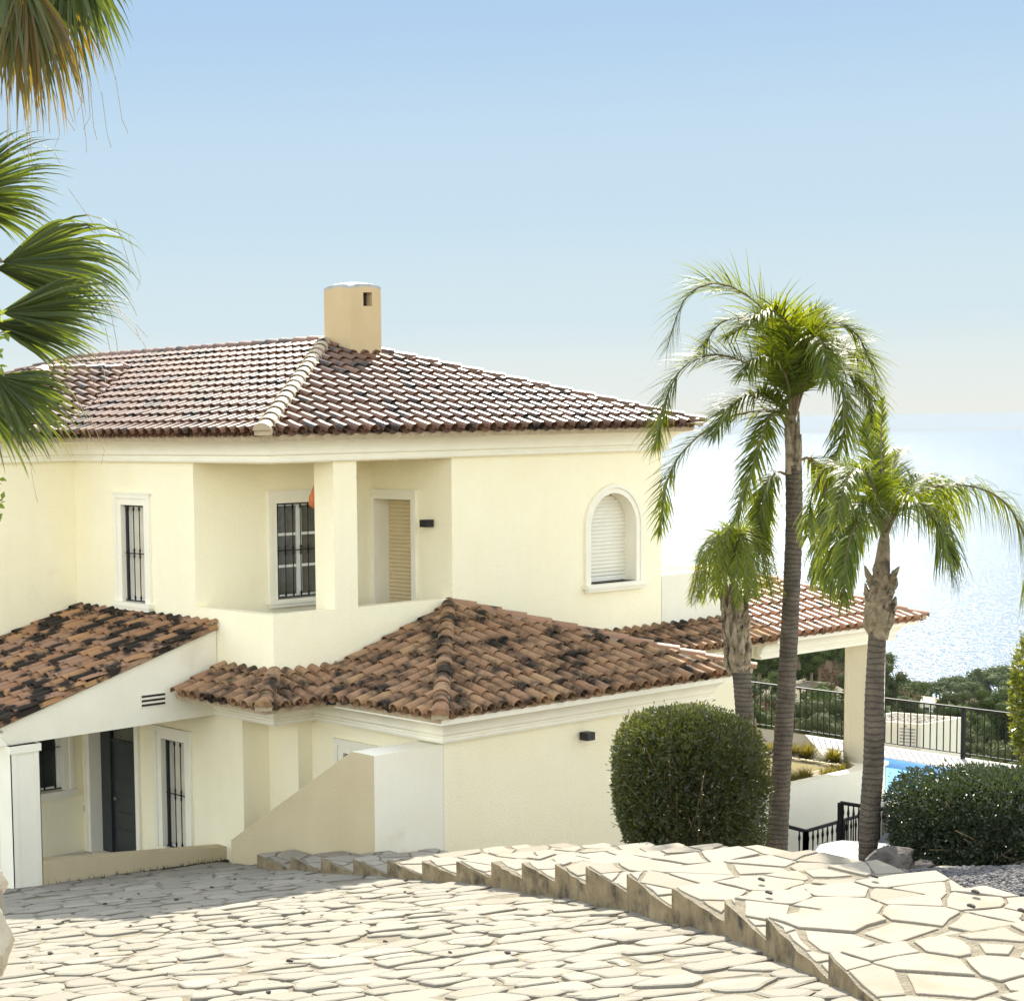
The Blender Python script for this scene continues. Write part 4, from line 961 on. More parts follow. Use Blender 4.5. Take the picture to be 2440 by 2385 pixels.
step = .155; k = 0; s_ = 4.0; barsN = 0
post_s = []
for pxp in (1650, 1777, 2025, 2301):
    q = dirpx(pxp); t_ = 34.3 / q[0]; yv = q[1] * t_; post_s.append(34.5 - yv)
post_s.append(post_s[-1] + (post_s[-1] - post_s[-2]))
for ps in post_s:
    mb = MB(); c = FA + ef * ps; mb.box((c.x - .035, c.y - .035, fz0 - .1), (c.x + .035, c.y + .035, fz1)); mb.build('post', IRON, fence)
s_ = post_s[0] - .2
while s_ < Lf and barsN < 98:
    s_ += step
    if min(abs(s_ - ps) for ps in post_s) < .05: continue
    c = FA + ef * s_; mb = MB(); mb.box((c.x - .009, c.y - .009, fz0 + .09), (c.x + .009, c.y + .009, fz1)); mb.build('bar', IRON, fence); barsN += 1

# turned balustrades on the lower stairs
def balu(name, pts, n, H, label, posts=(0,)):
    e_ = empty(name, pts[0] - Vector((0, 0, H)), label=label, cat='railing')
    a, b = pts; zv = Vector((0, 0, 1))
    mb = MB(); mb.tube([a, b], .032, 8); mb.build('handrail', IRON, e_)
    for k in range(n):
        p = a.lerp(b, (k + .5) / n); mb = MB(); h = H
        prof = ((0, .012), (.05, .012), (.12, .026), (.22, .014), (.6, .012), (.8, .014), (.86, .026), (.92, .014), (1, .012))
        mb.tube([p - zv * h * (1 - t) for t, _ in prof], [r_ for _, r_ in prof], 6); mb.build('baluster', IRON, e_)
    for t in posts:
        p = a.lerp(b, t); mb = MB(); mb.box((p.x - .035, p.y - .035, p.z - H - .3), (p.x + .035, p.y + .035, p.z)); mb.build('post', IRON, e_)
r1 = ay(1920, 1980, 18.2); r2 = ay(2110, 1925, 18.2)
balu('stair_railing', (r1, r2), 17, 1.0, 'black balustrade with turned bars rising to the right below the cracked wall', (0, .45))
r0 = az(1868, 1936, -6.45)
balu('stair_railing', (r1 + Vector((0, 0, .0)), Vector((r1.x - .9, r1.y + 1.1, r1.z + .35))), 7, 1.0, 'short black balustrade descending from the tall palm trunk', (0,))
p3 = az(2003, 1912, -6.3); p4 = az(2116, 1930, -6.35)
balu('stair_railing', (p3, p4), 9, 1.1, 'black balustrade behind the thicker palm trunk next to the pillar foot', (0,))

# cars on the driveway
def car(name, loc, rz_, body_m, label):
    e_ = empty(name, loc, label=label, cat='car'); Rm = Matrix.Rotation(rz_, 3, 'Z')
    L_ = 4.3
    sec = [(-2.15, .42, .62, .72), (-2.05, .30, .80, .80), (-1.5, .22, .92, .86), (-1.0, .22, .96, .88), (-.2, .22, .97, .89), (.8, .22, .98, .89), (1.5, .22, .98, .88), (2.0, .30, .92, .82), (2.15, .45, .75, .74)]
    mb = MB(); rings_ = []
    for x, z0, z1, hw in sec:
        pr = [(-hw, z0 + .05), (-hw - .02, (z0 + z1) / 2), (-hw + .03, z1 - .05), (-hw + .14, z1), (hw - .14, z1), (hw - .03, z1 - .05), (hw + .02, (z0 + z1) / 2), (hw, z0 + .05), (hw - .1, z0), (-hw + .1, z0)]
        rings_.append([Vector(loc) + Rm @ Vector((x, y, z)) for y, z in pr])
    m_ = len(rings_[0]); vs = [v_ for r_ in rings_ for v_ in r_]
    fs = [(i * m_ + j, (i + 1) * m_ + j, (i + 1) * m_ + (j + 1) % m_, i * m_ + (j + 1) % m_) for i in range(len(rings_) - 1) for j in range(m_)] + [tuple(range(m_)), tuple((len(rings_) - 1) * m_ + j for j in range(m_ - 1, -1, -1))]
    mb.add(vs, fs); b_o = mb.build('body', body_m, e_, smooth=True); fix_normals(b_o)
    # cabin: glass band and roof
    cab = [(-1.05, .95, .80, 0), (-.45, 1.40, .62, 1), (.1, 1.47, .60, 1), (.9, 1.46, .60, 1), (1.5, 1.36, .60, 1), (2.0, .95, .78, 0)]
    mb = MB(); mr = MB()
    lo = [Vector(loc) + Rm @ Vector((x, s_ * hw2, .95)) for s_ in (-1, 1) for x, hw2 in ((-1.05, .80), (2.0, .78))]
    def Q(x, y, z): return Vector(loc) + Rm @ Vector((x, y, z))
    top = [(-.4, .60, 1.42), (.3, .62, 1.48), (1.1, .61, 1.46), (1.6, .58, 1.38)]
    bot = [(-1.05, .80, .95), (.1, .82, .97), (1.2, .82, .97), (2.02, .76, .93)]
    for s_ in (-1, 1):
        for i in range(3): mb.add([Q(bot[i][0], s_ * bot[i][1], bot[i][2]), Q(bot[i + 1][0], s_ * bot[i + 1][1], bot[i + 1][2]), Q(top[i + 1][0], s_ * top[i + 1][1], top[i + 1][2]), Q(top[i][0], s_ * top[i][1], top[i][2])], [(0, 1, 2, 3)])
    mb.add([Q(-1.05, -.8, .95), Q(-1.05, .8, .95), Q(-.4, .6, 1.42), Q(-.4, -.6, 1.42)], [(0, 1, 2, 3)]); mb.add([Q(2.02, -.76, .93), Q(2.02, .76, .93), Q(1.6, .58, 1.38), Q(1.6, -.58, 1.38)], [(0, 1, 2, 3)])
    mb.build('window_glass', GLASS, e_)
    for i in range(3):
        a, b2 = top[i], top[i + 1]
        mr.add([Q(a[0], -a[1] - .02, a[2] - .02), Q(b2[0], -b2[1] - .02, b2[2] - .02), Q(b2[0], -b2[1] * .6, b2[2] + .04), Q(a[0], -a[1] * .6, a[2] + .04), Q(b2[0], b2[1] * .6, b2[2] + .04), Q(a[0], a[1] * .6, a[2] + .04), Q(b2[0], b2[1] + .02, b2[2] - .02), Q(a[0], a[1] + .02, a[2] - .02)], [(0, 1, 2, 3), (3, 2, 4, 5), (5, 4, 6, 7)])
    mr.build('roof', body_m, e_, smooth=True)
    for x in (-1.35, 1.35):
        for s_ in (-1, 1):
            w_ = MB(); w_.tube([Q(x, s_ * .72, .31), Q(x, s_ * .90, .31)], .31, 20); wo_ = w_.build('wheel', TYRE, e_); w2 = MB(); w2.tube([Q(x, s_ * .88, .31), Q(x, s_ * .91, .31)], .19, 14); w2.build('rim', CARS, wo_)
    for s_ in (-1, 1):
        w_ = MB(); w_.obox(Q(-2.14, s_ * .55 - .12, .58), Rm @ Vector((.04, 0, 0)), Rm @ Vector((0, .24, 0)), (0, 0, .14)); w_.build('headlight', PVC, e_)
    return e_
cp = az(2040, 2012, -6.30)
car('parked_car', (cp.x - 1.15, cp.y - .75, -7.72), R(28), CARS, 'silver car parked below the palms on the driveway')
cp2 = az(2150, 1965, -6.30)
car('parked_car', (cp2.x + 1.6, cp2.y + .2, -7.72), R(15), CARD, 'dark grey car parked behind the silver one beside the round bush')

# neighbour's flat-roofed outbuilding beyond the fence
bx = empty('outbuilding', (38.5, 24.5, -10), label='white flat-roofed outbuilding with gravel roof behind the pool fence', cat='building')
c1 = at_d(2060 + 690 / 5.126, 1560 + 850 / 5.126, 42); zt_b = c1.z
ux = Vector((.80, -.0, 0)); pL = az(2030, 1560 + 780 / 5.126, zt_b); pR = az(2060 + 1200 / 5.126, 1560 + 765 / 5.126, zt_b); pB = az(2060 + 600 / 5.126, 1560 + 672 / 5.126, zt_b)
pA = Vector(c1); pB2 = pL + (pR - pA)
quad = [pA, pR, pB2, pL]
cen = sum(quad, Vector()) / 4
mb = MB(); mb.prism([(q.x, q.y) for q in quad], zt_b - 4, zt_b - .10); fix_normals(mb.build('wall', STUW, bx))
mb = MB(); inn = [cen + (q - cen) * .93 for q in quad]
for i in range(4):
    a, b, c_, d_ = quad[i], quad[(i + 1) % 4], inn[(i + 1) % 4], inn[i]
    mb.prism([(a.x, a.y), (b.x, b.y), (c_.x, c_.y), (d_.x, d_.y)], zt_b - .10, zt_b + .001 * i)
fix_normals(mb.build('roof_kerb', STUW, bx))
rnd = random.Random(4); mb = MB()
for i in range(1400):
    s_, t_ = rnd.random(), rnd.random(); p = (inn[0] * (1 - s_) + inn[1] * s_) * (1 - t_) + (inn[3] * (1 - s_) + inn[2] * s_) * t_
    pebble(mb, (p.x, p.y, zt_b - .07), rnd.uniform(.04, .08), rnd)
mb.build('gravel', PEBM, bx, kind='stuff')
mb = MB(); e_ = (pL - pA).normalized(); n_ = Vector((e_.y, -e_.x, 0)); n_ = n_ if n_.dot(Vector((-1, -1, 0))) > 0 else -n_
vc = ay(2060 + 525 / 5.126, 1560 + 1020 / 5.126, 20); 
import mathutils
r_ = Vector(ray(2060 + 525 / 5.126, 1560 + 1020 / 5.126)); t_ = pA.dot(n_) / r_.dot(n_); vc = r_ * t_
for k in range(6): mb.obox(vc - e_ * .18 + Vector((0, 0, .2 - k * .075)), e_ * .36, n_ * .01, (0, 0, .035))
mb.build('vent', GREY, bx)

# ------------------------------------------------------------------ palms
def crom(pts, n):
    P = [pts[0] * 2 - pts[1]] + list(pts) + [pts[-1] * 2 - pts[-2]]; out = []
    for i in range(1, len(P) - 2):
        for k in range(n):
            t = k / n; a, b, c, d = P[i - 1], P[i], P[i + 1], P[i + 2]
            out.append(.5 * ((2 * b) + (c - a) * t + (2 * a - 5 * b + 4 * c - d) * t * t + (3 * b - a - 3 * c + d) * t ** 3))
    out.append(pts[-1]); return out
def frond(par, pts, ll, rnd, droop=.7, n=46, start=.16, w=.022, m=PALM, spread=1.0, rr=.02, plume=.5, name='frond'):
    pts = [Vector(p) for p in pts]; raw = crom(pts, 14); L = [0]
    for a, b in zip(raw, raw[1:]): L.append(L[-1] + (b - a).length)
    T = L[-1]
    def at(t):
        s = t * T; i = 0
        while i < len(L) - 2 and L[i + 1] < s: i += 1
        f = (s - L[i]) / max(1e-6, L[i + 1] - L[i]); return raw[i].lerp(raw[i + 1], f), (raw[i + 1] - raw[i]).normalized()
    mb = MB(); ts = np.linspace(0, 1, 16)
    mb.tube([at(t)[0] for t in ts], [rr * (1 - .8 * t) + .002 for t in ts], 5, 1)
    n = int(n * 1.5)
    for i in range(n):
        t = start + (1 - start) * i / (n - 1); p, tg = at(min(.999, t)); up = Vector((0, 0, 1))
        side = tg.cross(up); side = side.normalized() if side.length > .05 else Vector((1, 0, 0)); nrm2 = side.cross(tg).normalized()
        le = ll * (math.sin(math.pi * min(1, .22 + .66 * t)) ** .6) * (1 if t < .9 else (1.4 - t) / .5)
        for s in (-1, 1):
            for rep in range(2 if rnd.random() < .55 else 1):
                el = rnd.uniform(-plume, plume * .9); ang = R(rnd.uniform(38, 62)) * spread * (1 - .35 * t)
                d = (tg * math.cos(ang) + (side * s * math.cos(el) + nrm2 * (math.sin(el) + .25)) * math.sin(ang)).normalized()
                l = le * rnd.uniform(.8, 1.1); q = p + tg * rnd.uniform(-.012, .012); seg = 5; prev = None; dd = d.copy(); vs = []
                dr = droop * rnd.uniform(.75, 1.25)
                for k in range(seg + 1):
                    ww = w * (1 - (k / seg) ** 1.6) * (.55 if k == 0 else 1) + .0015; wd = dd.cross(nrm2); wd = wd.normalized() if wd.length > .02 else side
                    vs += [q - wd * ww * .5, q + wd * ww * .5]
                    q = q + dd * (l / seg); dd = (dd + Vector((0, 0, -dr / seg * 1.4))).normalized()
                mb.add(vs, [(2 * k, 2 * k + 1, 2 * k + 3, 2 * k + 2) for k in range(seg)], 0)
    return mb.build(name, [m, TWIG], par)
def ringed_trunk(par, pts, rads, rnd, mat_=BARK, pitch=.07, name='trunk'):
    raw = crom([Vector(p) for p in pts], 10); T = sum((b - a).length for a, b in zip(raw, raw[1:])); mb = MB(); P = []; Rr = []
    n = int(T / pitch) * 3; L = [0]
    for a, b in zip(raw, raw[1:]): L.append(L[-1] + (b - a).length)
    ph = 0; nxt = []
    s = 0; rings2 = []
    while s < T: rings2.append(s); s += pitch * rnd.uniform(.6, 1.5)
    for s in rings2:
        for ds, k in ((0, 1.035), (pitch * .18, .985), (pitch * .55, 1.0)):
            ss2 = min(T - 1e-4, s + ds); i = 0
            while i < len(L) - 2 and L[i + 1] < ss2: i += 1
            f = (ss2 - L[i]) / (L[i + 1] - L[i]); P.append(raw[i].lerp(raw[i + 1], f))
            tt = ss2 / T * (len(rads) - 1); j = min(len(rads) - 2, int(tt)); Rr.append((rads[j] + (rads[j + 1] - rads[j]) * (tt - j)) * k)
    mb.tube(P, Rr, 18); return mb.build(name, mat_, par, smooth=False)
def Z5(x, y, d): return at_d(1500 + x / 2.072, 560 + y / 2.072, d)
# palm 1 (tall)
rnd = random.Random(21); D1 = 25.0
t1 = empty('palm_tree', at_d(1835, 2260, D1), label='tallest palm with slim trunk right of the round bush', cat='palm tree', group='palms between steps and house')
tp = [at_d(1835, 2260, D1), at_d(1852, 2000, D1), at_d(1870, 1700, D1), at_d(1884, 1450, D1), at_d(1892, 1250, D1), at_d(1891, 1110, D1)]
ringed_trunk(t1, tp, [.17, .145, .125, .118, .112, .11], rnd, pitch=.13)
mb = MB(); mb.tube([at_d(1891, 1120, D1), at_d(1890, 1080, D1), at_d(1889, 1030, D1), at_d(1886, 990, D1)], [.11, .105, .075, .05], 12)
for k, (a, b) in enumerate((((1885, 1110), (1872, 985)), ((1895, 1100), (1903, 980)), ((1900, 1120), (1908, 1035)), ((1880, 1130), (1870, 1020)))):
    mb.tube([at_d(*a, D1 - .08), at_d((a[0] + b[0]) / 2 + 2, (a[1] + b[1]) / 2, D1 - .1), at_d(*b, D1 - .06)], [.04, .035, .012], 6)
mb.build('crown_boots', BOOT, t1)
F1 = [
 ([(795, 900, 0), (770, 700, -.1), (690, 420, -.2), (560, 285, -.2), (400, 240, -.2), (265, 330, -.1), (185, 560, 0)], .72, .5),
 ([(790, 900, 0), (715, 740, .2), (590, 640, .3), (430, 590, .4), (280, 640, .4), (190, 780, .4), (130, 1030, .4)], .62, .5),
 ([(790, 960, 0), (740, 880, .3), (640, 870, .5), (480, 905, .7), (310, 1020, .8), (195, 1190, .8), (150, 1460, .8)], .46, .5),
 ([(780, 960, 0), (740, 880, -.4), (690, 900, -.8), (640, 1040, -1.0), (590, 1200, -1.1), (530, 1400, -1.1)], .42, .5),
 ([(800, 890, 0), (800, 700, -.2), (800, 520, -.4), (770, 420, -.6), (690, 370, -.9), (600, 420, -1.2)], .5, .6),
 ([(805, 890, 0), (825, 700, .1), (850, 540, .2), (880, 430, .3), (930, 390, .4)], .5, .4),
 ([(815, 890, 0), (860, 740, .3), (960, 620, .6), (1080, 560, .8), (1180, 610, .9), (1225, 760, .9)], .55, .55),
 ([(815, 900, 0), (850, 740, -.2), (930, 660, -.4), (1010, 680, -.6), (1060, 800, -.7), (1060, 960, -.7), (1010, 1120, -.7)], .52, .7),
 ([(815, 900, 0), (880, 720, -.1), (1000, 640, -.1), (1110, 680, 0), (1180, 800, .1), (1190, 960, .1)], .5, .7),
 ([(810, 900, 0), (820, 640, -.3), (900, 500, -.7), (960, 560, -1.2), (980, 700, -1.4)], .5, .7),
 ([(800, 900, 0), (770, 620, .2), (700, 470, .5), (590, 440, .9), (480, 500, 1.2)], .5, .6),
 ([(830, 1120, 0), (880, 1100, .1), (940, 1150, .2), (970, 1280, .3), (960, 1420, .3)], .42, .7),
 ([(790, 1190, 0), (730, 1170, -.1), (680, 1230, -.2), (650, 1370, -.3), (650, 1540, -.3)], .38, .7),
 ([(800, 880, 0), (790, 640, .3), (830, 480, .8), (930, 480, 1.3), (1010, 600, 1.6)], .5, .6)]
F1 += [([(795, 900, 0), (765, 640, .2), (660, 470, .5), (540, 410, .7), (430, 450, .8), (350, 580, .8)], .5, .6),
 ([(805, 890, 0), (835, 620, -.2), (910, 470, -.4), (1020, 430, -.5), (1120, 490, -.5), (1180, 600, -.5)], .5, .6),
 ([(800, 900, 0), (780, 720, -.4), (720, 620, -.8), (640, 600, -1.1), (570, 680, -1.3)], .5, .7),
 ([(810, 900, 0), (850, 700, .5), (950, 560, 1.0), (1060, 540, 1.4), (1150, 640, 1.6)], .5, .6),
 ([(795, 930, 0), (730, 830, -.3), (620, 790, -.6), (500, 850, -.8), (420, 980, -.9)], .45, .6)]
for pts, ll, dr in F1: frond(t1, [Z5(x, y, D1 + d) for x, y, d in pts], ll * 1.2, rnd, dr * .8, n=54, w=.026, plume=.9)
# palm 2
D2 = 18.5
t2 = empty('palm_tree', at_d(2064, 2075, D2), label='palm with thick ringed trunk standing at the rock beside the steps', cat='palm tree', group='palms between steps and house')
tp = [at_d(2066, 2075, D2), at_d(2072, 1950, D2), at_d(2082, 1800, D2), at_d(2084, 1650, D2), at_d(2090, 1520, D2), at_d(2096, 1480, D2)]
ringed_trunk(t2, tp, [.088, .098, .100, .098, .088, .085], rnd, pitch=.06)
mb = MB(); mb.tube([at_d(2094, 1525, D2), at_d(2093, 1480, D2), at_d(2096, 1430, D2), at_d(2100, 1370, D2), at_d(2106, 1300, D2), at_d(2110, 1250, D2)], [.088, .13, .125, .085, .06, .03], 14)
for k in range(26):
    a = k * 2.4; zz = 1500 - k * 5.5; c = at_d(2094 + k * .3, zz, D2); o_ = Vector((math.cos(a), math.sin(a), 0))
    mb.tube([c + o_ * .08 - Vector((0, 0, .06)), c + o_ * .135 + Vector((0, 0, .04)), c + o_ * (.13 + .05 * rnd.random()) + Vector((0, 0, .09 + .06 * rnd.random()))], [.03, .036, .008], 5)
mb.build('crown_boots', BOOT, t2)
F2 = [
 ([(1262, 1480, 0), (1250, 1250, 0), (1240, 1050, 0), (1245, 900, 0), (1250, 815, 0)], .32, .15),
 ([(1268, 1480, 0), (1340, 1340, -.1), (1450, 1260, -.2), (1600, 1232, -.2), (1760, 1260, -.2), (1880, 1350, -.2), (1960, 1520, -.2), (1985, 1750, -.2)], .80, 2.0),
 ([(1262, 1480, 0), (1320, 1320, .3), (1420, 1215, .5), (1500, 1240, .8), (1560, 1400, 1.0), (1580, 1580, 1.0)], .6, 1.6),
 ([(1260, 1480, 0), (1220, 1360, -.3), (1130, 1320, -.5), (1050, 1400, -.7), (1010, 1560, -.8), (990, 1720, -.8)], .62, 1.7),
 ([(1262, 1470, 0), (1180, 1260, .2), (1060, 1140, .4), (960, 1160, .6), (900, 1290, .7), (880, 1480, .7)], .42, .9),
 ([(1262, 1480, 0), (1180, 1330, .1), (1080, 1290, .1), (990, 1370, .1), (940, 1540, .1), (930, 1700, .1)], .42, 1.2),
 ([(1262, 1470, 0), (1200, 1230, -.2), (1130, 1150, -.5), (1060, 1240, -.8), (1030, 1400, -1)], .42, .9),
 ([(1262, 1480, 0), (1330, 1350, -.3), (1420, 1320, -.6), (1500, 1400, -.7), (1560, 1540, -.8), (1600, 1700, -.8)], .6, 1.7),
 ([(1262, 1480, 0), (1290, 1250, .3), (1300, 1120, .7), (1340, 1060, 1.0)], .36, .6),
 ([(1262, 1480, 0), (1230, 1200, 0), (1180, 1020, .1), (1150, 930, .1)], .34, .5),
 ([(1262, 1500, 0), (1220, 1420, .4), (1150, 1420, .8), (1100, 1540, 1.0), (1080, 1700, 1.0)], .4, 1.2),
 ([(1262, 1500, 0), (1210, 1400, -.4), (1140, 1400, -.8), (1090, 1500, -1.0), (1060, 1650, -1.1), (1060, 1800, -1.1)], .45, 1.5)]
for i_, (pts, ll, dr) in enumerate(F2): frond(t2, [Z5(x, y, D2 + d) for x, y, d in pts], ll * (.5 if i_ == 0 else .92), rnd, dr, n=30 if i_ == 0 else 52, w=.017, rr=.014, plume=.4 if i_ == 0 else .8)
# palm 3
D3 = 24.5
t3 = empty('palm_tree', at_d(1790, 2200, D3), label='shortest palm with mop crown and shaggy trunk behind the round bush', cat='palm tree', group='palms between steps and house')
ringed_trunk(t3, [at_d(1790, 2200, D3), at_d(1783, 1900, D3), at_d(1774, 1700, D3), at_d(1766, 1600, D3), at_d(1758, 1520, D3)], [.14, .13, .12, .118, .115], rnd, pitch=.07)
mb = MB(); mb.tube([at_d(1763, 1600, D3), at_d(1758, 1560, D3), at_d(1755, 1500, D3), at_d(1750, 1440, D3), at_d(1746, 1390, D3)], [.12, .145, .15, .09, .05], 12)
for k in range(34):
    a = k * 2.4; yy = 1590 - k * 5; c = at_d(1758 - k * .3, yy, D3); o_ = Vector((math.cos(a), math.sin(a), 0))
    mb.tube([c + o_ * .09 - Vector((0, 0, .12)), c + o_ * .15 + Vector((0, 0, .02)), c + o_ * (.15 + .05 * rnd.random()) + Vector((0, 0, .2 + .15 * rnd.random()))], [.035, .05, .01], 5)
for k in range(5):
    c = at_d(1760 + k * 10, 1700 + 12 * (k % 3), D3 - .12); mb.tube([c, c + Vector((0, 0, -.25)), c + Vector((.03, 0, -.6))], [.01, .05, .02], 5)
mb.build('crown_boots', BOOT, t3)
for k in range(24):
    a = k * 2.39996; tx = math.cos(a); el = rnd.uniform(0.2, 1.1); L_ = rnd.uniform(.38, .60)
    side_ = Vector(M[:, 0]) * math.cos(a) + Vector(M[:, 2]) * math.sin(a); side_.z = 0
    b0 = at_d(1745, 1395, D3); pts = [b0, b0 + side_ * .12 + Vector((0, 0, .30 + .25 * el)), b0 + side_ * (.45 * L_) + Vector((0, 0, .42 + .36 * el)), b0 + side_ * (.85 * L_) + Vector((0, 0, .28 + .30 * el)), b0 + side_ * (1.05 * L_) + Vector((0, 0, -.12 + .25 * el)), b0 + side_ * (1.15 * L_) + Vector((0, 0, -.30 + .25 * el))]
    frond(t3, pts, .26, rnd, .45, n=36, w=.013, rr=.010, plume=1.2, m=PALMY, start=.08)

# ---- fan palm at the left edge
D4 = 11.0
t4 = empty('fan_palm', Vector((at_d(-190, 2400, D4).x, at_d(-190, 2400, D4).y, -4.2)), label='fan palm whose drooping green and dry fans enter from the left edge', cat='palm tree')
fb = at_d(-190, 1300, D4); ringed_trunk(t4, [(fb.x, fb.y, -4.6), (fb.x, fb.y, -1.5), at_d(-170, 700, D4), at_d(-150, 120, D4)], [.22, .19, .17, .17], rnd, pitch=.09)
def fan(par, hub, d0, a0, a1, L, n, rnd, droop, mat_, dep=0, petiole=None, w=.027, thread=.12, hang=0.0):
    """fan leaf: segments radiate in a plane close to facing the viewer; angles in degrees, 0 = right, 90 = up"""
    mb = MB(); hub = Vector(hub); rt = Vector(M[:, 0]); up = Vector((0, 0, 1)); fw = Vector(M[:, 2]); fw.z = 0; fw.normalize(); rt.z = 0; rt.normalize()
    if petiole is not None: mb.tube([petiole, (Vector(petiole) + hub) / 2 + Vector((0, 0, .06)), hub], [.022, .016, .012], 6, 1)
    n = int(n * 1.4)
    for i in range(n):
        t = i / (n - 1); a = R(a0 + (a1 - a0) * t + rnd.uniform(-1.2, 1.2)); cup = dep + .35 * math.sin(i * 3.14159) + rnd.uniform(-.12, .12)
        d = (rt * math.cos(a) + up * math.sin(a) + fw * cup).normalized(); l = L * (.74 + .26 * math.sin(math.pi * t)) * rnd.uniform(.82, 1.08)
        q = hub.copy(); dd = d.copy(); seg = 9; vs = []; free = .45
        ws = w * (1 + .15 * rnd.random()); nn = d.cross(fw).normalized(); tw = rnd.uniform(-.5, .5)
        for k in range(seg + 1):
            s_ = k / seg; ww = ws * min(1, .12 + 2.0 * s_) if s_ < .45 else ws * max(.02, (1 - (s_ - .45) / .55) ** .9)
            wd = (nn + fw * (.8 if i % 2 else -.8) + fw * tw * s_).normalized()
            vs += [q - wd * ww * .5, q + wd * ww * .5]
            q = q + dd * (l / seg); g = droop * max(0, s_ - .3) * 1.1 + hang
            dd = (dd + Vector((0, 0, -g)) + Vector((rnd.uniform(-.04, .04), rnd.uniform(-.04, .04), 0))).normalized()
        mb.add(vs, [(2 * k, 2 * k + 1, 2 * k + 3, 2 * k + 2) for k in range(seg)], 0)
        if rnd.random() < thread * .45:
            mb.tube([q - dd * .12, q + dd * .1 + Vector((0, 0, -.04)), q + dd * .12 + Vector((rnd.uniform(-.06, .06), 0, -.10))], .0022, 3, 2, cap=False)
    return mb.build('fan_leaf', [mat_, TWIG, FIBRE], par)
def H(x, y, d=0): return at_d(x, y, D4 + d)
pet = at_d(-150, 500, D4)
fan(t4, H(5, 625), 0, 38, -22, .92, 30, rnd, .95, FAN, .05, pet)
fan(t4, H(-10, 640, .3), 0, 28, -30, .86, 26, rnd, .8, FAN, .2, pet)
fan(t4, H(0, 745, -.1), 0, 30, -22, .74, 30, rnd, .30, FAN, .0, pet)
fan(t4, H(-20, 770, .25), 0, 10, -35, .70, 26, rnd, .4, FAN, .15, pet)
fan(t4, H(-15, 895, -.3), 0, 4, -72, .62, 30, rnd, .42, FAN, -.05, pet)
fan(t4, H(-60, 930, -.1), 0, 10, -80, .64, 24, rnd, .5, FAN, .0, pet)
fan(t4, H(-120, 470), 0, 50, -8, .76, 26, rnd, .42, FAN, .0, pet)
fan(t4, H(-90, 480, .2), 0, 20, -35, .62, 18, rnd, .5, FAN, .1, pet)
top = at_d(-150, -60, D4)
fan(t4, H(170, -110), 0, -20, -125, .62, 34, rnd, .5, FAN, .0, top, hang=.05)
fan(t4, H(60, -60, -.2), 0, -50, -120, .92, 30, rnd, .4, FANDRY, .0, top, thread=.3, hang=.06)
fan(t4, H(90, -90, .2), 0, -40, -130, 1.0, 30, rnd, .4, FANDRY, .05, top, thread=.3, hang=.06)
fan(t4, H(-10, -60, .1), 0, -40, -110, .90, 26, rnd, .4, FANDRY, .0, top, thread=.25, hang=.06)
fan(t4, H(130, -130, .1), 0, -35, -110, .88, 26, rnd, .4, FAN, .1, top, thread=.2, hang=.05)
fan(t4, H(10, -120, -.2), 0, -50, -100, .95, 22, rnd, .3, FAN, .0, top, thread=.2, hang=.05)

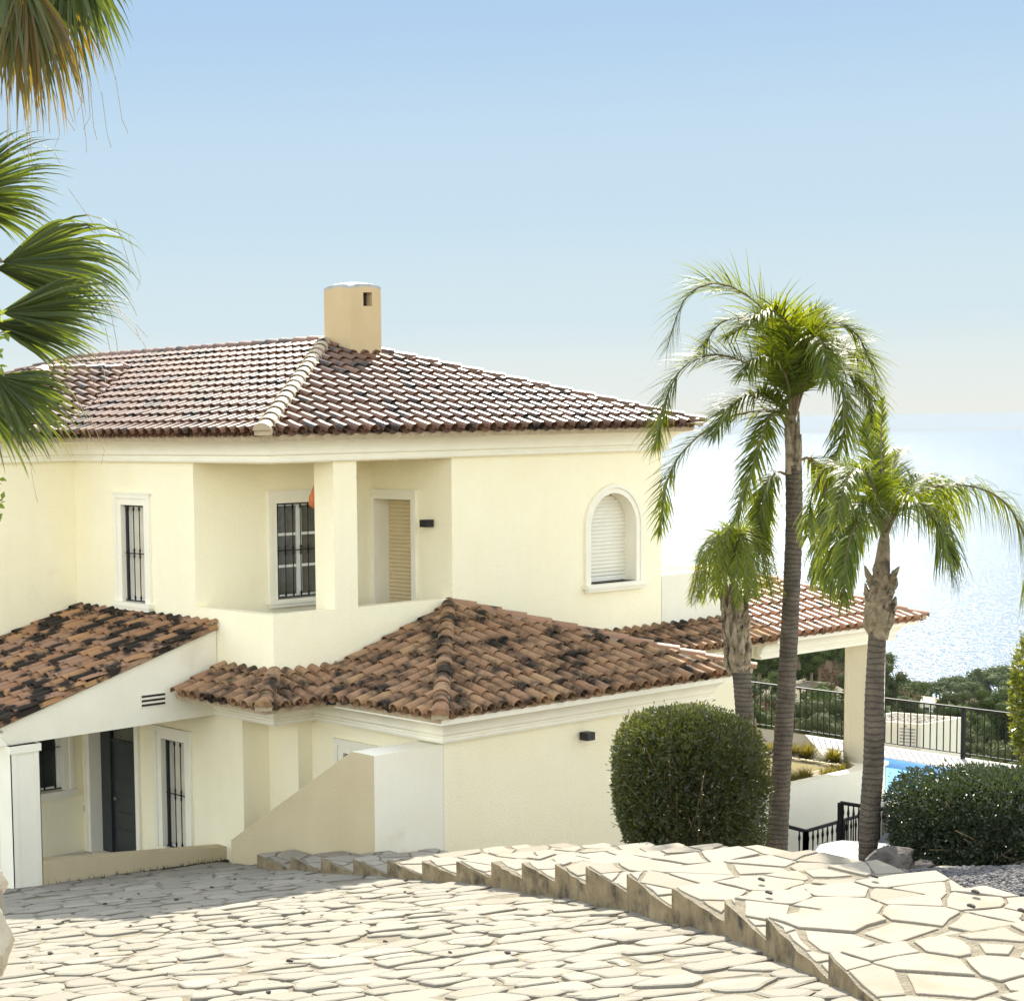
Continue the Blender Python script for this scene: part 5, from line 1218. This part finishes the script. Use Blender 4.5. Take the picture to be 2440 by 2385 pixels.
# ------------------------------------------------------------------ bushes
def leafy(mb, c, nrm_, size, rnd, asp=.42, m=0):
    d = (nrm_ + Vector((rnd.gauss(0, .6), rnd.gauss(0, .6), rnd.gauss(0, .6)))).normalized(); s = d.cross(Vector((rnd.gauss(0, 1), rnd.gauss(0, 1), rnd.gauss(0, 1)))).normalized()
    L_ = size * rnd.uniform(.7, 1.25); W_ = L_ * asp; n2 = d.cross(s) * (L_ * .12)
    mb.add([c, c + d * L_ * .5 + s * W_ * .5 + n2, c + d * L_, c + d * L_ * .5 - s * W_ * .5 + n2], [(0, 1, 2), (0, 2, 3)], m)
TWIG2 = mat('bare_twig', (.26, .18, .09), .8, .3)
def bush(name, cpx, w, h, dpt, base, label, rnd, leafm, n=24000, size=.045, ell=4.0, twigs=48, tilt=0, d=20, shape=None, holes=.12):
    """clipped shrub: rounded box volume of small leaves; cpx centre pixel"""
    c = at_d(*cpx, d); e_ = empty(name, (c.x, c.y, base), label=label, cat='bush')
    rt = Vector(M[:, 0]); rt.z = 0; rt.normalize(); fw = Vector((-rt.y, rt.x, 0)); mb = MB(); i = 0
    hw, hd, hh = w / 2, dpt / 2, h / 2
    lumps = [(Vector((rnd.uniform(-1, 1), rnd.uniform(-1, 1), rnd.uniform(-1, 1))), rnd.uniform(-.10, .07)) for _ in range(46)]
    gaps = [(Vector((rnd.gauss(0, 1), rnd.gauss(0, 1) - .6, rnd.gauss(0, 1))).normalized(), rnd.uniform(.10, .22)) for _ in range(16)]
    while i < n:
        v_ = Vector((rnd.gauss(0, 1), rnd.gauss(0, 1), rnd.gauss(0, 1))).normalized()
        k = (abs(v_.x) ** ell + abs(v_.y) ** ell + abs(v_.z) ** ell) ** (-1 / ell)
        f = 1 - abs(rnd.gauss(0, .10)); 
        lump = sum(a * math.exp(-((v_ - q).length_squared) / .18) for q, a in lumps)
        if any((v_ - q).length < g_ * rnd.uniform(.6, 1.1) for q, g_ in gaps) and rnd.random() < .75: f *= rnd.uniform(.6, .88)
        f += lump
        if rnd.random() < .04: f += rnd.uniform(0, .07)
        if v_.z > .5 and rnd.random() < .05: f += rnd.uniform(0, .07)
        p = v_ * k * f
        if shape: p = shape(p)
        q = c + rt * (p.x * hw) + fw * (p.y * hd) + Vector((0, 0, p.z * hh))
        if q.z < base - .1: continue
        wn = (rt * v_.x + fw * v_.y + Vector((0, 0, v_.z + .25))).normalized()
        leafy(mb, q, wn, size, rnd); i += 1
    for _ in range(int(n * .22)):
        v_ = Vector((rnd.gauss(0, 1), rnd.gauss(0, 1), rnd.gauss(0, 1))).normalized(); k = (abs(v_.x) ** ell + abs(v_.y) ** ell + abs(v_.z) ** ell) ** (-1 / ell) * rnd.uniform(.45, .84)
        q = c + rt * (v_.x * k * hw) + fw * (v_.y * k * hd) + Vector((0, 0, v_.z * k * hh))
        if q.z > base - .1: leafy(mb, q, v_, size * 2.0, rnd, .6)
    mb.build('foliage', leafm, e_)
    mb = MB(); root = Vector((c.x, c.y, base))
    for k in range(twigs):
        v_ = Vector((rnd.gauss(0, 1), rnd.gauss(0, 1) - .4, rnd.gauss(0, .8))).normalized(); kk = (abs(v_.x) ** ell + abs(v_.y) ** ell + abs(v_.z) ** ell) ** (-1 / ell)
        q = c + (rt * (v_.x * hw) + fw * (v_.y * hd) + Vector((0, 0, v_.z * hh))) * (kk * rnd.uniform(.96, 1.05))
        mid = root.lerp(q, .5) + Vector((rnd.uniform(-.15, .15), rnd.uniform(-.15, .15), rnd.uniform(-.1, .2)))
        pts = crom([root + Vector((rnd.uniform(-.1, .1), rnd.uniform(-.1, .1), 0)), mid, q], 5)
        mb.tube(pts, [.018 * (1 - .8 * t) for t in np.linspace(0, 1, len(pts))], 4)
    mb.build('branch', TWIG2, e_)
    return e_
rnd = random.Random(31)
bush('round_bush', (1640, 1876), 1.68, 1.84, 1.6, -5.6, 'tall clipped box-shaped bush standing before the white wing wall', rnd, BUSHM, 30000, .050, 3.4, d=21.2)
bush('broad_bush', (2372, 1965), 2.05, 1.12, 1.7, -4.55, 'low broad dark bush behind the gravel bed at the right edge', rnd, BUSHM2, 30000, .045, 3.0, d=18.2)
# lime green shrub at right edge, near
bush('lime_shrub', (2492, 1670), .78, 1.9, .7, -5.2, 'sunlit lime green shrub cut by the right frame edge', rnd, LIMEB, 3400, .065, 2.0, twigs=12, d=20.5)
# twig with fresh leaves at the left edge
lc = empty('climbing_plant', at_d(-60, 1500, 10.2), label='fresh lime green leaves poking in at the left frame edge', cat='plant')
mb = MB(); ms = MB()
for yy, x1 in ((750, 12), (790, 22), (840, 8), (870, 14), (1140, 6), (1190, 16), (1235, 4)):
    a = at_d(-70, yy + 40, 10.2); b = at_d(x1 - 10, yy, 10.2); ms.tube([a, a.lerp(b, .5) + Vector((0, 0, .02)), b], .004, 4)
    for k in range(7): leafy(mb, a.lerp(b, .5 + .08 * k), (Vector(M[:, 0]) * .6 + Vector((0, 0, .2 if k % 2 else -.5))), .055, rnd, .6)
st = [at_d(-70, 2300, 10.2), at_d(-75, 1500, 10.2), at_d(-60, 1200, 10.2), at_d(-70, 700, 10.2)]; ms.tube(crom(st, 6), .012, 6)
mb.build('foliage', LIME, lc); ms.build('stem', TWIG, lc)

# grass tufts in the planters
def tuft(loc, r_, rnd):
    mb = MB(); c = Vector(loc)
    for i in range(620):
        a = rnd.random() * 6.283; el = rnd.uniform(.15, 1.5); d = Vector((math.cos(a) * math.cos(el), math.sin(a) * math.cos(el), math.sin(el))); q = c + Vector((math.cos(a), math.sin(a), 0)) * r_ * .1
        s_ = Vector((-math.sin(a), math.cos(a), 0)); vs = []; L_ = r_ * rnd.uniform(.75, 1.12)
        for k in range(4):
            ww = .011 * (1 - k / 3.2); vs += [q - s_ * ww, q + s_ * ww]; q = q + d * (L_ / 3); d = (d + Vector((0, 0, -.28))).normalized()
        mb.add(vs, [(2 * k, 2 * k + 1, 2 * k + 3, 2 * k + 2) for k in range(3)])
    return mb
rnd = random.Random(8); tm_ = None
tuf = [(1833, 1797, 0, .25), (1862, 1797, 0, .25), (1895, 1803, 0, .27), (1925, 1809, 0, .30), (1986, 1819, 0, .32),
       (1840, 1877, 0, .25), (1884, 1871, 0, .25), (1917, 1867, 0, .29), (1964, 1854, 0, .20), (1981, 1850, 0, .20), (2004, 1844, 0, .22)]
where = ['nearest the round bush', 'half hidden left of the tall palm trunk', 'just right of the tall palm trunk', 'second from the porch pillar', 'nearest the porch pillar']
for i, (x, y, z, r_) in enumerate(tuf):
    if i < 5: q = Vector(ray(x, y)); q = q * (28.67 / q.x)
    else: q = ay(x, y, 19.66)
    if tm_ is None:
        o = tuft((0, 0, 0), 1.0 * .4, rnd).build('grass_tuft', GRASSM); tm_ = o; o.location = (q.x, q.y, q.z - .02)
    else:
        o = tm_.copy(); COL.objects.link(o); o.location = (q.x, q.y, q.z - .02)
    o.rotation_euler = (0, 0, i * 1.3); r_ *= 1.25; o.scale = (r_ / .4, r_ / .4, r_ / .4 * rnd.uniform(.72, .85))
    o['category'] = 'grass tuft'; o['group'] = 'grass tufts in the two planters'
    o['label'] = ('yellow grass tuft in the upper planter row, ' + where[i]) if i < 5 else 'green-gold grass tuft in the lower planter row, ' + ['nearest the round bush', 'left beside the tall palm trunk', 'biggest, right beside the tall palm trunk', 'greenest and small in the middle', 'smallest, behind the green one', 'last towards the rounded wall end'][i - 5]

# rocks and pebbles
def rock(name, c, sz, m, label, seed, sq=(1, .7, .6), group=None):
    bm = bmesh.new(); bmesh.ops.create_icosphere(bm, subdivisions=4, radius=1); r2 = random.Random(seed)
    pl_ = [(Vector((r2.gauss(0, 1), r2.gauss(0, 1), r2.gauss(0, 1))).normalized(), r2.uniform(.6, .95)) for _ in range(14)]
    for v_ in bm.verts:
        for n2, d2 in pl_:
            t = v_.co.dot(n2)
            if t > d2: v_.co -= n2 * (t - d2)
        v_.co *= 1 + .10 * mathutils.noise.noise(v_.co * 2.6 + Vector((seed, 0, 0))) + .05 * mathutils.noise.noise(v_.co * 7)
        v_.co = Vector((v_.co.x * sz * sq[0], v_.co.y * sz * sq[1], v_.co.z * sz * sq[2]))
    me = bpy.data.meshes.new(name); bm.to_mesh(me); bm.free(); me.materials.append(m); o = bpy.data.objects.new(name, me); COL.objects.link(o); o.location = c; o.rotation_euler = (0, 0, seed)
    return tag(o, label, 'rock', group)
rock('boulder', at_d(2125, 2062, 17.3), .26, ROCK, 'large grey rock at the foot of the thick palm trunk', 3, (1.3, .7, .7))
rock('boulder', at_d(2068, 2066, 17.2), .10, ROCK, 'small round grey stone left of the large rock', 5)
rock('boulder', at_d(2195, 2066, 17.3), .14, ROCK, 'grey rock right of the large rock in front of the broad bush', 6, (1.5, .7, .5))
rock('boulder', at_d(2300, 2078, 17.0), .16, ROCKW, 'flat pale stone between gravel and broad bush', 8, (1.8, .6, .3))
rock('boulder', at_d(2390, 2090, 16.8), .16, ROCKW, 'flat pale stone nearest the right edge of the gravel', 9, (1.9, .6, .35))
rock('border_stone', at_d(-12, 2240, 13.5), .26, ROCKW, 'pale rough stone low at the left frame edge', 12, (.6, .8, 1.1))
rock('border_stone', at_d(-14, 2110, 13.8), .14, ROCKW, 'small pale stone topping the pile at the left edge', 14, (.8, .8, 1.0))
mb = MB(); a = at_d(-30, 2120, 13.2); mb.obox(at_d(-6, 2120, 13.2), at_d(6, 2175, 13.2) - at_d(-6, 2120, 13.2), Vector((-.05, -.1, 0)), at_d(14, 2160, 13.2) - at_d(6, 2175, 13.2)); fix_normals(mb.build('stone_slab', FLAG, label='tilted cream slab leaning on the stones at the left edge', cat='slab'))
rnd = random.Random(77); pb = None
spots = [(320, 2275, 0), (230, 2280, 0), (435, 2228, 0), (640, 2375, 0), (690, 2300, 0), (918, 2252, 0), (1073, 2278, 0), (1138, 2202, 0), (723, 2183, 0), (860, 2205, 0), (92, 2216, 0), (150, 2202, 0), (88, 2222, 0), (120, 2280, 0),
         (1494, 2160, 0), (560, 2100, 0), (505, 2120, 0), (620, 2112, 0), (420, 2150, 0), (330, 2135, 0), (250, 2160, 0), (1066, 2130, 0), (965, 2130, 0), (790, 2126, 0), (311, 2212, 0), (700, 2145, 0), (1210, 2280, 0)]
PEB = mat('dark_pebble', (.06, .055, .05), .9, .3, 30)
def ramp_hit(x, y):
    r_ = ray(x, y); a = .182 * (r_[0] * RN.x + r_[1] * RN.y); return Vector(r_ * (-1.816 / (r_[2] + a)))
for i, (x, y, k) in enumerate(spots):
    q = ramp_hit(x, y)
    if pb is None:
        mb = MB(); pebble(mb, (0, 0, 0), .035, rnd); o = mb.build('pebble', PEB); pb = o
    else: o = pb.copy(); COL.objects.link(o)
    o.location = q + Vector((0, 0, .022)); s_ = rnd.uniform(.4, .9); o.scale = (s_, s_, s_); o.rotation_euler = (0, 0, rnd.random() * 6)
    o['label'] = 'small dark pebble lying loose on the cobbled ramp'; o['category'] = 'pebble'; o['group'] = 'loose pebbles on the ramp'
for (x, y, zt_i, lb) in ((2325, 2137, 12, 'dark pebble on the flagstones nearest the gravel edge'), (2315, 2171, 12, 'dark cube-like pebble in the middle of a big flagstone'), (2085, 2099, 11, 'dark pebble on the flagstones near the palm foot'), (2436, 2182, 12, 'dark pebble on the flagstones cut by the right edge'), (1815, 2106, 10, 'flat dark pebble in the middle of the steps'), (1833, 2138, 11, 'tiny dark pebble on the wide step')):
    # drop onto the step whose level the sight line meets first
    best = None
    for i in range(len(SRUN) - 1):
        zt = -.965 * (6.03 - .17 * i) + .20; q = az(x, y, zt); run = q.x * RN.x + q.y * RN.y
        if SRUN[i + 1] - .02 <= run <= SRUN[i]: best = q
    if best is None: continue
    o = pb.copy(); COL.objects.link(o); o.location = best + Vector((0, 0, .02)); o.scale = (1, 1, 1); o['label'] = lb; o['category'] = 'pebble'; o['group'] = 'pebbles on the steps'

# ------------------------------------------------------------------ hillside trees
ICO = bmesh.new(); bmesh.ops.create_icosphere(ICO, subdivisions=2, radius=1)
ICOV = [v_.co.copy() for v_ in ICO.verts]; ICOF = [tuple(v_.index for v_ in f.verts) for f in ICO.faces]; ICO.free()
def pine_mesh(seed, kind):
    r2 = random.Random(seed); mb = MB(); cl = []
    nC = {'umbrella': 13, 'cypress': 12, 'dry': 16}.get(kind, 13)
    for i in range(nC):
        if kind == 'cypress': z = (i + .5) / nC; rr = .13 * math.sin(math.pi * min(1, z * .8 + .12)); a = r2.random() * 6.28; c = Vector((math.cos(a) * rr * .4, math.sin(a) * rr * .4, z)); rad = Vector((.09, .09, .10))
        elif kind == 'umbrella': a = i * 2.4; q = .40 * math.sqrt(i / nC); c = Vector((math.cos(a) * q, math.sin(a) * q, .80 - q * .22 + r2.uniform(-.03, .03))); rad = Vector((1, 1, .7)) * r2.uniform(.13, .18)
        else: a = i * 2.4 + r2.random(); zz = .30 + .62 * (i / nC); q = .36 * math.sin(math.pi * min(1, .25 + .75 * (1 - (zz - .3) / .75))) * r2.uniform(.35, 1.0); c = Vector((math.cos(a) * q, math.sin(a) * q, zz)); rad = Vector((1, 1, .8)) * r2.uniform(.11, .19)
        cl.append((c, rad))
        if kind != 'dry': mb.add([c + Vector((v_.x * rad.x, v_.y * rad.y, v_.z * rad.z)) * (.74 + .12 * math.sin(v_.x * 9 + i) * math.sin(v_.y * 8 + v_.z * 7)) for v_ in ICOV], ICOF)
        for k in range(330 if kind != 'dry' else 150):
            v_ = Vector((r2.gauss(0, 1), r2.gauss(0, 1), r2.gauss(0, 1))).normalized(); f_ = r2.uniform(.72, 1.14) if kind != 'dry' else r2.uniform(.2, 1.25); p = c + Vector((v_.x * rad.x, v_.y * rad.y, v_.z * rad.z)) * f_
            t1_ = v_.cross(Vector((r2.gauss(0, 1), r2.gauss(0, 1), r2.gauss(0, 1)))).normalized(); t2_ = (v_.cross(t1_) + v_ * r2.uniform(-.5, .5)).normalized(); s_ = r2.uniform(.008, .019) if kind != 'dry' else r2.uniform(.006, .014)
            mb.add([p - t1_ * s_, p + t2_ * s_ * 1.3, p + t1_ * s_, p - t2_ * s_], [(0, 1, 2, 3)])
    tr = MB(); tr.tube([(0, 0, 0), (.02, .0, .3), (0, .02, .62)], [.03, .022, .012], 6)
    for c, _ in cl[:10]: tr.tube([(0.01, 0, .3), tuple(c * .7 + Vector((0, 0, .12))), tuple(c)], [.013, .009, .004], 4)
    return mb, tr
protos = {}
def mk_proto(key, seed, kind, lm):
    a, b = pine_mesh(seed, kind); ma = bpy.data.meshes.new(key); ma.from_pydata(a.v, [], a.f); ma.materials.append(lm)
    mt = bpy.data.meshes.new(key + '_t'); mt.from_pydata(b.v, [], b.f); mt.materials.append(TWIG); protos[key] = (ma, mt)
for key, sd_, kd, lm in (('p0', 1, 'pine', PINE), ('p1', 2, 'pine', PINE), ('p2', 3, 'pine', PINE2), ('p3', 4, 'pine', PINE2), ('u0', 5, 'umbrella', PINE), ('d0', 6, 'dry', DRY), ('d1', 7, 'dry', DRY), ('c0', 8, 'cypress', PINE), ('l0', 9, 'pine', LIME)): mk_proto(key, sd_, kd, lm)
def tree(key, x, y, z, h, wd, rot, label, name, group):
    e_ = empty(name, (x, y, z), label=label, cat='tree', group=group)
    for i, nm in ((0, 'crown'), (1, 'trunk')):
        o = bpy.data.objects.new(nm, protos[key][i]); COL.objects.link(o); o.parent = e_
    e_.scale = (wd, wd, h); e_.rotation_euler = (0, 0, rot); return e_
rnd = random.Random(99); placed = []
def put(px, d, key, h, wd, label, name, group):
    q = dirpx(px); x, y = q[0] * d, q[1] * d; tree(key, x, y, terr(x, y) - .3, h, wd, rnd.random() * 6.28, label, name, group)
# scattered pines, three belts
for d0_, d1_, nT_, hmin, hmax, grp, lab in ((46, 90, 14, 2.0, 3.4, 'near pines below the pool fence', 'bushy green pine just below the pool fence'),
        (90, 200, 62, 3.2, 5.2, 'pines on the middle slope', 'rounded green pine on the slope below the villa'),
        (200, 420, 100, 5, 8, 'pines on the far slope', 'small green pine far down the slope'),
        (420, 900, 90, 7, 12, 'hazy pines near the coast', 'hazy blue-green pine near the coast')):
    for i in range(nT_):
        d = math.exp(rnd.uniform(math.log(d0_), math.log(d1_))); px = rnd.uniform(1700, 2520)
        if d < 60 and 2060 < px < 2330: continue
        key = rnd.choice(['p0', 'p1', 'p2', 'p3', 'p2'] if d < 420 else ['p0', 'u0', 'p1', 'u0']); dry = rnd.random() < (.16 if d < 420 else .04)
        h = rnd.uniform(hmin, hmax)
        if dry: put(px, d, rnd.choice(['d0', 'd1']), h, h * .95, 'brown dry leafless tree among ' + grp, 'dry_tree', 'dry trees among ' + grp)
        else: put(px, d, key, h, h * rnd.uniform(.85, 1.15), lab, 'pine_tree', grp)
# named ones against the sea
put(2135, 330, 'd0', 13, 10, 'tall pinkish dry tree rising against the sea right of the porch pillar', 'dry_tree', None)
put(2150, 420, 'u0', 13, 12, 'dark crown just above the pinkish dry tree', 'pine_tree', None)
put(2285, 700, 'u0', 16, 19, 'dark round umbrella pine on the shore skyline', 'pine_tree', None)
put(2395, 720, 'u0', 22, 26, 'largest hazy umbrella pine on the skyline near the right edge', 'pine_tree', None)
put(2425, 640, 'p0', 16, 18, 'hazy pine below the largest umbrella pine', 'pine_tree', None)
for i, px in enumerate((2317, 2326, 2335, 2345, 2352, 2358)): put(px, 700 + i * 4, 'c0', 11 + (i % 3) * 3, 14, 'slim dark cypress in the row by the shore', 'cypress_tree', 'cypress row by the shore')
for i, px in enumerate((2222, 2234, 2242)):
    q = dirpx(px); d = 600; x, y = q[0] * d, q[1] * d; z = terr(x, y); e_ = empty('palm_tree', (x, y, z), label='tiny distant palm on the shore skyline', cat='palm tree', group='distant palms on the skyline')
    mb = MB(); hh = 11 + i; mb.tube([(x, y, z), (x + .3, y, z + hh)], [.35, .25], 6); mb.build('trunk', TWIG, e_); mb = MB()
    for k in range(22):
        a = k * 2.4; b = rnd.uniform(-.6, .9); d_ = Vector((math.cos(a) * math.cos(b), math.sin(a) * math.cos(b), math.sin(b))); s_ = Vector((-math.sin(a), math.cos(a), 0)) * .28; c = Vector((x + .3, y, z + hh)); mb.add([c - s_, c + s_, c + d_ * 2 + s_, c + d_ * 2 - s_], [(0, 1, 2, 3)]); c2 = c + d_ * 2; mb.add([c2 - s_, c2 + s_, c2 + d_ * 1 + Vector((0, 0, -1.0))], [(0, 1, 2)])
    mb.build('crown', PINE, e_)
# distant villas
for px, d, w_, h_, lb in ((2178, 560, 14, 5, 'distant cream house beside the pinkish dry tree'), (2205, 590, 12, 5, 'distant house under the tiny palms'), (2275, 560, 13, 4, 'distant low cream house below the umbrella pine'), (2350, 690, 16, 3, 'pale distant house behind the cypress row'), (2370, 88, 4.6, 2.6, 'white roofed shed below the slope right of the outbuilding')):
    q = dirpx(px); x, y = q[0] * d, q[1] * d; z = terr(x, y); e_ = empty('distant_house', (x, y, z), label=lb, cat='house')
    rt = Vector((q[1], -q[0], 0)); fw = Vector((q[0], q[1], 0)); o_ = Vector((x, y, z - 2)) - rt * w_ / 2
    mb = MB(); mb.obox(o_, rt * w_, fw * w_ * .7, Vector((0, 0, h_ + 2))); fix_normals(mb.build('wall', STUW, e_))
    mb = MB(); t_ = Vector((0, 0, h_ + 2)); c4 = [o_ + t_ - rt * .4 - fw * .4, o_ + t_ + rt * (w_ + .4) - fw * .4, o_ + t_ + rt * (w_ + .4) + fw * (w_ * .7 + .4), o_ + t_ - rt * .4 + fw * (w_ * .7 + .4)]; ap_ = sum(c4, Vector()) / 4 + Vector((0, 0, w_ * .12))
    mb.add(c4 + [ap_], [(0, 1, 4), (1, 2, 4), (2, 3, 4), (3, 0, 4)]); mb.build('roof', STUW if d < 100 else TILE_CLEAN, e_)
    mb = MB()
    for k in range(3): mb.obox(o_ + rt * (w_ * (.15 + .28 * k)) - fw * .05 + Vector((0, 0, 2 + h_ * .35)), rt * w_ * .12, fw * .04, Vector((0, 0, h_ * .4)))
    mb.build('window', GLASS, e_)
# shrubs close behind the fence
for i, (px, d, s_) in enumerate(((1800, 41, 2.6), (1850, 40, 2.2), (1905, 42, 2.8), (1955, 40, 2.2), (2000, 42, 2.0), (2330, 41, 2.2), (2370, 42, 2.6), (2410, 41, 2.4), (2450, 42, 2.6), (2290, 41, 1.4), (2245, 40, 1.0))):
    q = dirpx(px); x, y = q[0] * d, q[1] * d
    tree('l0' if i % 3 else 'p0', x, y, terr(x, y) - .6, s_, s_ * .9, rnd.random() * 6, 'leafy light green shrub growing right behind the pool fence', 'fence_shrub', 'shrubs behind the pool fence')

# ------------------------------------------------------------------ haze
mb = MB(); mb.box((-27000, -27000, SEAZ - 4), (27000, 27000, 6.0)); hz = mb.build('haze', [], kind='stuff', label='thin sea haze over the coast', cat='haze')
hm = bpy.data.materials.new('haze_air'); hm.use_nodes = True; t = hm.node_tree; t.nodes.remove(t.nodes['Principled BSDF'])
pv = N(t, 'ShaderNodeVolumePrincipled'); pv.inputs['Color'].default_value = (.38, .44, .50, 1); pv.inputs['Density'].default_value = .00005; pv.inputs['Anisotropy'].default_value = .1
t.links.new(pv.outputs[0], t.nodes['Material Output'].inputs['Volume']); hz.data.materials.append(hm)
